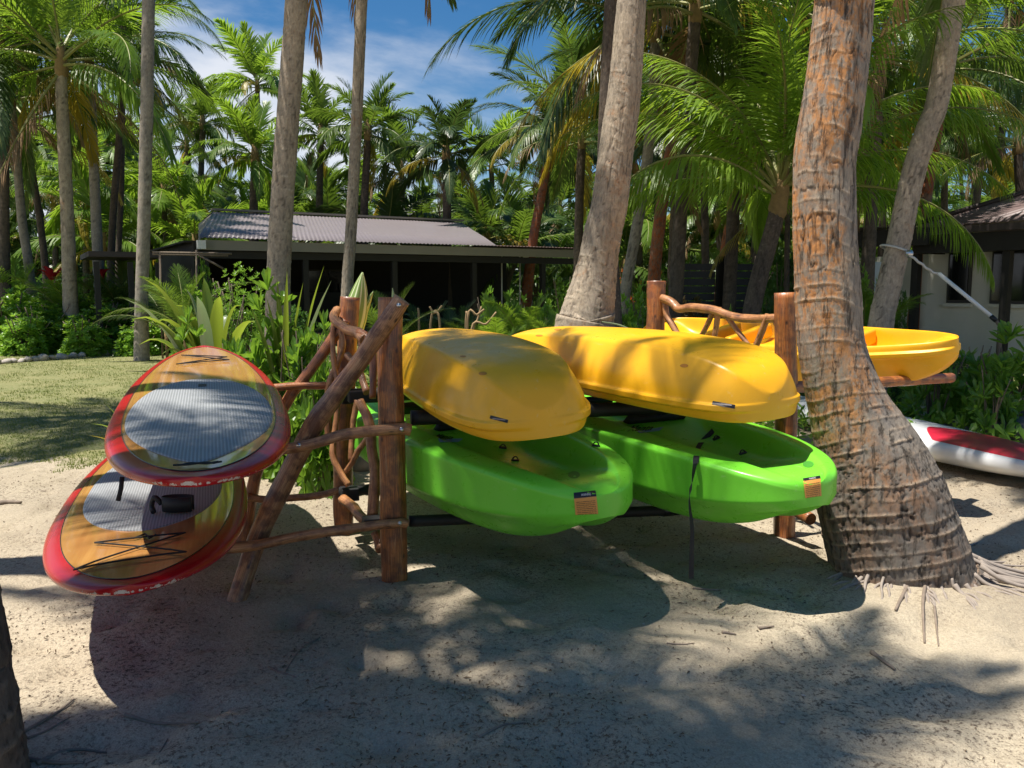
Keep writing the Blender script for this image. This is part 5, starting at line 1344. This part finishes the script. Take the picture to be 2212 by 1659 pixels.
# ============================================================ WHITE AND RED BOARD ON THE SAND
n_, f_ = PZ(2290, 1080, .12), PY(1745, 866, 9.9); f_.z = .14; n_ = Vector((4.10, 5.68, .14)); f_ = Vector((3.22, 10.0, .12))
WB, WBB = sup(boat_frame(f_, n_, roll=math.radians(-3)), 'long white board with crimson deck lying on the sand behind the big palm', L=(n_ - f_).length, W=.48, T=.24, rail=M_WHITE, nose_pow=1.9, tail_pow=2.6, rocker=.06, group='boards lying on the sand')
WBB['sheet']('crimson_deck', .22, .97, lambda S, u: (WBB['outline'](S) * .86) * np.clip((u + 1) * 1.6, 0, 1) ** .8 * np.clip((1 - u) * 8, 0, 1) ** .5, M_CRIMSON, .002)

# ============================================================ POLE LASHED TO THE PALM
pr = empty('tethered_pole', PY(2090, 640, 9.2), 'white metal pole roped at its upper end to the leaning tan palm', 'pole')
cpt = PY(1936, 540, 9.6); ring_ = []
for a in np.linspace(0, 2 * math.pi, 30): ring_.append((cpt.x + math.cos(a) * .165, cpt.y + math.sin(a) * .165, cpt.z - math.cos(a) * .055))
M_ROPE = simple('pale_rope', (.55, .52, .46), .9, .2, 60)
V, F, UV = tube(ring_, .013, 7); obj('rope_loop', V, F, M_ROPE, pr, uv=UV)
V, F, UV = tube(spline([tuple(PY(x, y, Y)) for x, y, Y in ((1957, 546, 9.42), (1966, 552, 9.35), (1990, 570, 9.3), (2010, 585, 9.3), (2032, 594, 9.28))], 24), .014, 8, lambda L, th, R: R * .4 * np.sin(L * 60 + th)); obj('rope', V, F, M_ROPE, pr, uv=UV)
V, F, UV = tube([tuple(PY(2028, 591, 9.28)), tuple(PY(2142, 684, 8.9))], .022, 12); obj('metal_tube', V, F, M_WHITEP, pr, uv=UV)
V, F, UV = tube([tuple(PY(2141, 683.5, 8.9)), tuple(PY(2152, 693, 8.86))], .026, 12); obj('rubber_tip', V, F, M_BLACK, pr, uv=UV)
V, F, UV = tube([tuple(PY(2152, 693, 8.86)), tuple(PY(2160, 705, 8.86)), (PY(2160, 705, 8.86).x, 8.86, -.1)], .02, 8); obj('stake', V, F, M_STEM, pr, uv=UV)
bm = bmesh.new(); bmesh.ops.create_uvsphere(bm, u_segments=10, v_segments=8, radius=.045); m_ = bpy.data.meshes.new('shackle'); bm.to_mesh(m_); bm.free(); m_.materials.append(M_METAL); o = link('shackle', m_, pr); o.matrix_parent_inverse = wm(pr).inverted(); o.location = PY(1964, 548, 9.38)

# clothes-line frame in front of the awning
cl_ = empty('drying_frame', PY(420, 560, 17.5), 'thin weathered pole frame above the shrubs left of the pavilion', 'drying frame')
for (a, b_) in (((330, 545), (500, 548)), ((330, 549), (492, 552)), ((424, 540), (424, 640)), ((345, 545), (345, 640)), ((424, 548), (482, 580))):
    p, q = PY(*a, 17.5), PY(*b_, 17.5)
    if b_[1] == 640: q = Vector((q.x, 17.5, 0))
    V, F, UV = tube([tuple(p), tuple(q)], .022, 7); obj('rail', V, F, M_STEM, cl_, uv=UV)
# ============================================================ FOREGROUND PALM, BOTTOM LEFT (its crown, above the frame, shades the sand)
cp = [PZ(-62, 1660), None]
b0 = PZ(-92, 1690); b0.z = -.1
ptsC = [b0, PY(-92, 1560, b0.y), PY(-106, 1440, b0.y), PY(-122, 1300, b0.y)]
l_ = ptsC[-1]; ptsC += [l_ + Vector((-.25, .05, 1.6)), Vector((-2.7, b0.y + .0, 5.0)), Vector((-2.95, 2.0, 8.4))]
make_palm('rough dark palm trunk cut by the lower left corner of the picture', ptsC, [.205, .165, .15, .145, .14, .13, .115], M_BARK_D, 'mid', 24, .70, 77, seg=90, step=.014, fine=2.5, ring=.09, depth=.06, nuts=8)
# unseen palms added beside and behind the camera, crowns sized for their shade
SHADE = [((-.6, -2.6), (-2.5, 1.1, 8.6), .62, 22), ((-4.2, 4.2), (-2.7, 3.5, 8.9), .36, 18), ((-9.2, 8.6), (-7.6, 8.5, 9.2), .9, 22)]
for i, (b_, c_, fs, nf) in enumerate(SHADE):
    p0 = Vector((b_[0], b_[1], -.1)); p2 = Vector(c_); p1 = p0.lerp(p2, .45) + Vector((0, 0, .6))
    make_palm('unseen palm added outside the picture so its crown shades the sand', [p0, p1, p2], [.17, .13, .11], M_BARK_G, 'mid', nf, fs, 90 + i, group='unseen palms added around the camera', nuts=4)

# ============================================================ TREELINE, UNDERGROWTH, GRASS, LITTER
def card_cloud(n, pos, size, seed, lw=.4):
    r = np.random.RandomState(seed); LV, LF = leaf_geo(1, lw); LF4 = [f for f in LF]
    P = pos; m = len(P); s = size if np.ndim(size) else np.full(m, size)
    az, el, tw = r.uniform(0, 6.28, m), r.uniform(-.5, 1.2, m), r.uniform(-1, 1, m)
    ca, sa, ce, se = np.cos(az), np.sin(az), np.cos(el), np.sin(el)
    X = np.stack([ca * ce, sa * ce, se], -1); Yv = np.stack([-sa, ca, 0 * ca], -1); Z = np.cross(X, Yv); Y2 = Yv * np.cos(tw)[:, None] + Z * np.sin(tw)[:, None]; Z2 = np.cross(X, Y2)
    V = P[:, None] + s[:, None, None] * (LV[None, :, 0, None] * X[:, None] + LV[None, :, 1, None] * Y2[:, None] + LV[None, :, 2, None] * Z2[:, None])
    k = len(LV); F = []
    T4 = np.array([(0, 2, 6, 1), (2, 4, 7, 6), (6, 7, 3, 1), (4, 5, 3, 7)])
    F = (T4[None] + (np.arange(m) * k)[:, None, None]).reshape(-1, 4)
    return V.reshape(-1, 3), F
r = np.random.RandomState(4)
N = 34000; x = r.uniform(-46, 46, N); y = r.uniform(44, 66, N); hmax = 4.6 + 1.6 * fbm(x * .16, y * .16, 0, 2, 3) * 2; z = r.uniform(0, 1, N) ** .8 * hmax
V, F = card_cloud(N, np.stack([x, y, z], -1), r.uniform(.5, 1.1, N), 5)
tag(obj('treeline', V, F, M_FROND_D, None, smooth=False), kind='stuff')
N = 17000; x = r.uniform(-30, 30, N); y = r.uniform(22, 42, N); hmax = np.clip(1.1 + 1.7 * fbm(x * .35, y * .35, 0, 7, 3) * 2, .1, 3); z = r.uniform(0, 1, N) * hmax
inside = ((x - eL.x) * .862 + (y - eL.y) * .507 > -3) & ((x - eL.x) * .862 + (y - eL.y) * .507 < 12) & (-(x - eL.x) * .507 + (y - eL.y) * .862 > -1.5) & (-(x - eL.x) * .507 + (y - eL.y) * .862 < 11)
k = ~inside & ~((x > 7) & (y < 30)); P = np.stack([x, y, z], -1)[k]
V, F = card_cloud(len(P), P, r.uniform(.25, .6, len(P)), 6)
tag(obj('undergrowth', V, F, M_SHRUB_D, None, smooth=False), kind='stuff')
# low ground cover in the garden bed behind the rack
N = 12000; x = r.uniform(-2.0, 3.2, N) * 1.5; y = r.uniform(7.4, 15.5, N); dens = vnoise(x * .9, y * .9, 0, 3); k = dens > -.35; x, y = x[k], y[k]
z = r.uniform(0, 1, len(x)) * (.12 + .30 * np.clip(dens[k] + .3, 0, 1))
V, F = card_cloud(len(x), np.stack([x, y, z], -1), r.uniform(.07, .16, len(x)), 8)
tag(obj('ground_cover', V, F, M_SHRUB, None, smooth=False), kind='stuff')
# short grass
N = 170000; y = 6.2 + 13.5 * r.uniform(0, 1, N) ** 1.4; x = r.uniform(-.66, .70, N) * y
mask = lawn_mask(x, y) + (fbm(x * 2.2, y * 2.2, 0, 17, 4)) * 1.1 > .62
x, y = x[mask], y[mask]; zg = ground_z(x, y); m = len(x); h = r.uniform(.010, .030, m); a = r.uniform(0, 6.28, m); w = .006
V = np.stack([np.stack([x - np.cos(a) * w, y - np.sin(a) * w, zg - .005], -1), np.stack([x + np.cos(a) * w, y + np.sin(a) * w, zg - .005], -1), np.stack([x + r.uniform(-.02, .02, m), y + r.uniform(-.02, .02, m), zg + h], -1)], 1).reshape(-1, 3)
tag(obj('grass', V, np.arange(m * 3).reshape(-1, 3), M_GRASS, None, smooth=False), kind='stuff')
# litter: chips, husk crumbs and twigs on the sand
N = 26000; y = 1.9 + 8 * r.uniform(0, 1, N) ** 1.6; x = r.uniform(-.72, .78, N) * (y + .3); d = fbm(x * 1.1 + 3, y * 1.1, 0, 23, 4); k = d + r.uniform(-.16, .30, N) > .13; x, y = x[k], y[k]; m = len(x)
ln = r.uniform(.002, .012, m) * (1 + 1.2 * (r.uniform(0, 1, m) > .93)); w = r.uniform(.001, .0035, m); a = r.uniform(0, 6.28, m); zg = ground_z(x, y) + .001
ca, sa = np.cos(a), np.sin(a); t1 = r.uniform(0, .006, m)
V = np.stack([np.stack([x - ca * ln, y - sa * ln, zg], -1), np.stack([x - sa * w, y + ca * w, zg + .004 + t1], -1), np.stack([x + ca * ln, y + sa * ln, zg + t1], -1), np.stack([x + sa * w, y - ca * w, zg + .003], -1)], 1).reshape(-1, 3)
tag(obj('litter', V, np.arange(m * 4).reshape(-1, 4), M_LITTER, None, smooth=False), kind='stuff')
M_TWIG = simple('dry_twig', (.22, .17, .13), .9, .4, 30)
def twig(px, r_, label, mat=None, grp='twigs and root ends lying on the sand'):
    pts = [];
    for (x, y) in px: p = PZ(x, y); p.z = gz(p.x, p.y) + r_ * .7; pts.append(tuple(p))
    n = max(8, len(px) * 6); V, F, UV = tube(spline(pts, n), np.linspace(r_, r_ * .45, n), 7, knobbly(len(px) + int(px[0][0]), .15)); return tag(obj('twig', V, F, mat or M_TWIG, None, uv=UV), label, 'twig', grp)
for px, rr_, lab in [
 ([(1560, 1418), (1600, 1440), (1622, 1454)], .0, ''),
 ]: pass
TW = [([(1882, 1416), (1905, 1434), (1933, 1452)], .010, 'bent dark twig on the sunny sand below the palm roots'),
 ([(1966, 1272), (1950, 1300), (1934, 1330)], .013, 'short curled root end before the palm foot'), ([(1998, 1282), (1993, 1320), (1998, 1372)], .010, 'thick dark root end pointing at the camera below the palm'),
 ([(2018, 1322), (2024, 1350), (2028, 1385)], .007, 'thin twig right of the thick root end'), ([(50, 1590), (90, 1565), (130, 1535), (160, 1512)], .007, 'pale forked stick left of the paddleboard shadow'),
 ([(60, 1600), (100, 1580), (150, 1548)], .005, 'second prong of the pale forked stick'), ([(80, 1650), (150, 1618), (230, 1610)], .008, 'thick grey stick in the lower left corner'),
 ([(60, 1640), (120, 1650), (180, 1652)], .007, 'grey stick lying across the lower left corner'), ([(270, 1548), (340, 1556), (430, 1574)], .008, 'reddish stick along the paddleboard shadow edge'),
 ([(1496, 1272), (1540, 1276), (1592, 1274)], .006, 'thin straight rod modelled for the shadow line of the dangling strap'), ([(690, 1370), (650, 1400), (612, 1458)], .004, 'thin dark twig in the paddleboard shadow'),  # first entry is the strap's ground shadow, put in as a thin rod
 ([(1560, 1368), (1590, 1366)], .008, 'short twig at the tip of the kayak shadow'), ([(1640, 1362), (1672, 1360)], .008, 'short twig on the sunny strip'), ([(2110, 1240), (2150, 1262), (2212, 1290)], .006, 'thin root trailing to the right edge'),
 ([(835, 1185), (868, 1212), (880, 1225)], .004, 'thin twig at the foot of the front log post'), ([(1035, 1600), (1085, 1572), (1130, 1560)], .005, 'faint twig in the shaded foreground'), ([(330, 1660), (345, 1620), (362, 1590)], .004, 'upright looking twig in the lower left'),
 ([(1440, 1395), (1475, 1398), (1500, 1397)], .004, 'twig in the middle of the shaded sand'), ([(580, 1440), (610, 1455), (640, 1462)], .005, 'little twig in the middle of the shadow'), ([(0, 1088), (20, 1087), (46, 1090)], .02, 'dry leaf stalk on the sand at the left edge')]
for px, rr_, lab in TW: twig(px, rr_, lab)
# scattered small leaves and shells
for i, (px, py, s) in enumerate([(1870, 1225, .03), (1215, 1420, .012), (1735, 1502, .014), (1000, 1510, .012), (740, 1400, .012), (1390, 1350, .015), (1690, 1560, .013)]):
    p = PZ(px, py); o = link('shell_fragment', ST[i % 6], None, (p.x, p.y, gz(p.x, p.y) + s * .2)); o.scale = (s, s, s * .5); tag(o, 'small pale shell fragment on the sand', 'shell', 'shell fragments on the sand')

# ============================================================ KAYAK FITTINGS
def fit(o, corners): return corners
# warning stickers
s = decal('warning_sticker', G1H, [(1240, 1077), (1288, 1072), (1292, 1110), (1243, 1112)], M_WARN, G1, 10, 10)
decal('sticker_header', G1H, [(1239, 1065), (1286, 1060), (1288, 1072), (1240, 1077)], M_BLACK_INK, G1, 10, 3, .0024)
decal_text('sticker_text', G1H, 'WARNING', [(1255, 1067), (1276, 1065), (1276, 1070), (1255, 1072)], M_WHITE_INK, G1, lift=.0032)
decal('warning_sticker', G2H, [(1735, 1039), (1772, 1033), (1774, 1071), (1739, 1076)], M_WARN, G2, 10, 10)
decal('sticker_header', G2H, [(1734, 1034), (1771, 1028), (1772, 1034), (1735, 1040)], M_BLACK_INK, G2, 10, 3, .0024)
decal_text('sticker_text', G2H, 'WARNING', [(1747, 1033.5), (1762, 1031), (1762, 1034.5), (1747, 1037)], M_WHITE_INK, G2, lift=.0032)
for H, root, c in ((Y1H, Y1, [(1060, 897), (1098, 907), (1096, 914), (1058, 904)]), (Y2H, Y2, [(1540, 866), (1588, 875), (1587, 883), (1538, 874)])):
    decal('nameplate', H, c, M_BLACK_INK, root, 8, 2)
    c = np.array(c, float); cc = c.mean(0); decal('nameplate_print', H, list(cc + (c - cc) * np.array([.72, .72]) * [1, .45]), M_GREY_INK, root, 8, 1, .003)
# script names with a blue wave
decal_text('logo_script', G2H, 'Manta', [(1362, 919), (1414, 919), (1408, 930), (1354, 933)], M_BLACK_INK, G2, .45, .01)
decal('logo_wave', G2H, [(1376, 932), (1434, 922), (1424, 931), (1382, 936)], M_BLUE_INK, G2, 10, 3, .0018)
decal_text('logo_script', G1H, 'Manta', [(944, 937), (982, 942), (976, 950), (938, 946)], M_BLACK_INK, G1, .45, .01)
decal('logo_wave', G1H, [(946, 948), (1000, 948), (990, 955), (950, 956)], M_BLUE_INK, G1, 10, 3, .0018)
def padeye(H, root, px, py, s=.022):
    h, n = hit(H, px, py)
    if h is None: print('padeye miss', px, py); return
    q = Vector((0, 0, 1)).rotation_difference(n).to_matrix()
    mb = MB(); mb.box(h + n * .004, (s * 1.9, s * 1.0, .008), q); o = mb.build('pad_eye', M_HARD, root, False); bevel(o, .003)
    P = [tuple(h + n * (.006 + .016 * math.sin(a)) + (q @ Vector((s * .6 * math.cos(a), 0, 0)))) for a in np.linspace(0, math.pi, 9)]
    V, F, UV = tube(P, .0035, 6); obj('loop', V, F, M_HARD, o, uv=UV)
for px, py in ((1113, 995), (1086, 968), (1287, 964)): padeye(G1H, G1, px, py)
for px, py in ((1605, 980), (1548, 948), (1688, 930)): padeye(G2H, G2, px, py)
for px, py in ((1958, 693), (2013, 702), (2036, 716)): padeye(Y3H, Y3, px, py, .018)
# scupper and drain holes, as flat discs with recess shade in their colour
def scupper(H, root, px, py, w, hgt, mat=None):
    h, n = hit(H, px, py)
    if h is None: return
    A_ = [(px - w, py - hgt), (px + w, py - hgt), (px + w, py + hgt), (px - w, py + hgt)]
    V = []; c0, n0 = h, n
    for rr_, lf in ((1.0, .001), (.8, .0012)):
        for a in np.linspace(0, 2 * math.pi, 20, endpoint=False):
            q, m = hit(H, px + w * rr_ * math.cos(a), py + hgt * rr_ * math.sin(a)); V.append(tuple((q or h) + (m or n) * lf))
    V.append(tuple(h - n * .001 + n * .0022)); F = [(i, (i + 1) % 20, 20 + (i + 1) % 20, 20 + i) for i in range(20)] + [(20 + i, 20 + (i + 1) % 20, 40) for i in range(20)]
    obj('hole_shade_disc', V, F, M_SCUP if H.data.materials[0] == M_YELLOW else M_SCUPG, root)
M_SCUPG = simple('drain_recess_shade', (.06, .30, .03), .5, .2, 10)  # darker hull tones that paint the shade inside the holes
M_SCUP = simple('scupper_recess_shade', (.52, .20, .015), .5, .2, 10)
for a in ((1043, 807, 9, 4), (1000, 770, 7, 2)): scupper(Y1H, Y1, *a)
for H_, r_, a in ((G1H, G1, (1240, 1026, 13, 8)), (G2H, G2, (1746, 1003, 12, 7))): scupper(H_, r_, *a); 
for a in ((1478, 790, 9, 4), (1205, 712, 8, 2), (1165, 725, 8, 2)): scupper(Y2H, Y2, *a)
# dangling strap over the second green kayak
M_STRAPB = simple('black_webbing', (.014, .014, .017), .75, .3, 90)
h1, n1_ = hit(G2H, 1537, 938); h2, n2_ = hit(G2H, 1512, 962); h3, _ = hit(G2H, 1505, 985)
if h1 is not None and h2 is not None and h3 is not None:
    end = PY(1493, 1250, h3.y - .10); end.z = max(end.z, .07)
    pts = [h1 + Vector((.03, .05, .03)), h1 + Vector((0, 0, .012)), h2 + Vector((-.003, -.008, .006)), h3 + Vector((-.006, -.02, 0)), PY(1496, 1035, h3.y - .06), PY(1489, 1080, h3.y - .08), PY(1495, 1140, h3.y - .10), PY(1494, 1200, h3.y - .10), end]
    n = 70; S = spline([tuple(p) for p in pts], n); T, N, B = frames(S); tw = np.interp(np.linspace(0, 1, n), [0, .2, .4, .5, .56, .62, .8, 1], [0, .1, .3, .9, 1.5, 1.0, .4, .2])
    side = np.array([math.cos(0), 0, 0]); V = []
    for i in range(n):
        sd = np.array([math.cos(tw[i] + .2), math.sin(tw[i] + .2), 0]); sd -= T[i] * sd.dot(T[i]); sd /= np.linalg.norm(sd); nn = np.cross(T[i], sd)
        for a, b_ in ((-1, -1), (1, -1), (1, 1), (-1, 1)): V.append(S[i] + sd * a * .0135 + nn * b_ * .0012)
    F = [tuple(f) for f in grid_faces(n, 4, True).tolist()] + [(3, 2, 1, 0), tuple((n - 1) * 4 + k for k in range(4))]
    obj('strap', V, F, M_STRAPB, G2, smooth=False)
# black seat backs hidden in the gap
def seatback(root, x, w=.40):
    mb = MB(); mb.box((x, 0, .43), (.05, w, .10), Matrix.Rotation(.9, 3, 'Y')); o = mb.build('seat_back', M_PAD, None, False); o.parent = root; bevel(o, .02, 3)
seatback(G1, .10); seatback(G2, .12); seatback(G2, -.75); seatback(G1, -.75)
mb = MB(); mb.box((-.20, .0, .06), (.05, .36, .20), Matrix.Rotation(.5, 3, 'Y')); o = mb.build('seat_back', M_PAD, None, False); o.parent = Y3; bevel(o, .015, 2)
# leash cuff on the lower paddleboard and short strap under the upper one
def on_board(root, B, s_, y, lift=.02): return wm(root) @ Vector((s_ * B['L'] / 2, y, float(B['ztop'](np.array(s_), np.array(y), lift))))
h, n = hit(bpy.data.objects[[c.name for c in LO.children if c.name.startswith('deck_pad')][0]], 385, 1108)
if h is None: h = on_board(LO, LB, .55, -.1)
cuff = empty('leash_cuff', h, 'black padded leash cuff lying on the lower paddleboard deck', 'leash')
P = [tuple(h + Vector((.07 * math.cos(a), .035 * math.sin(a), .045))) for a in np.linspace(.4, 5.9, 20)]
V = []
for (x, y, z) in P:
    for dz, o_ in ((-.035, 0), (.03, 0), (.03, .008), (-.035, .008)): V.append((x * 1.0, y + o_, z + dz))
F = [tuple(f) for f in grid_faces(20, 4, True).tolist()] + [(3, 2, 1, 0), (76, 77, 78, 79)]
obj('cuff_band', V, F, M_PAD, cuff)
V, F, UV = tube(spline([tuple(h + Vector((-.07, 0, .04))), tuple(h + Vector((-.10, 0, .07))), tuple(h + Vector((-.12, .01, .03))), tuple(h + Vector((-.10, -.02, .01)))], 12), .012, 8); obj('cuff_tail', V, F, M_PAD, cuff, uv=UV)
p = PY(264, 1030, 2.95); q = PY(255, 1082, 2.93)
V, F, UV = tube([tuple(p), tuple(p.lerp(q, .5) + Vector((.003, 0, 0))), tuple(q)], .009, 6); o = obj('tie_strap', V, F, M_STRAPB, UP, uv=UV)
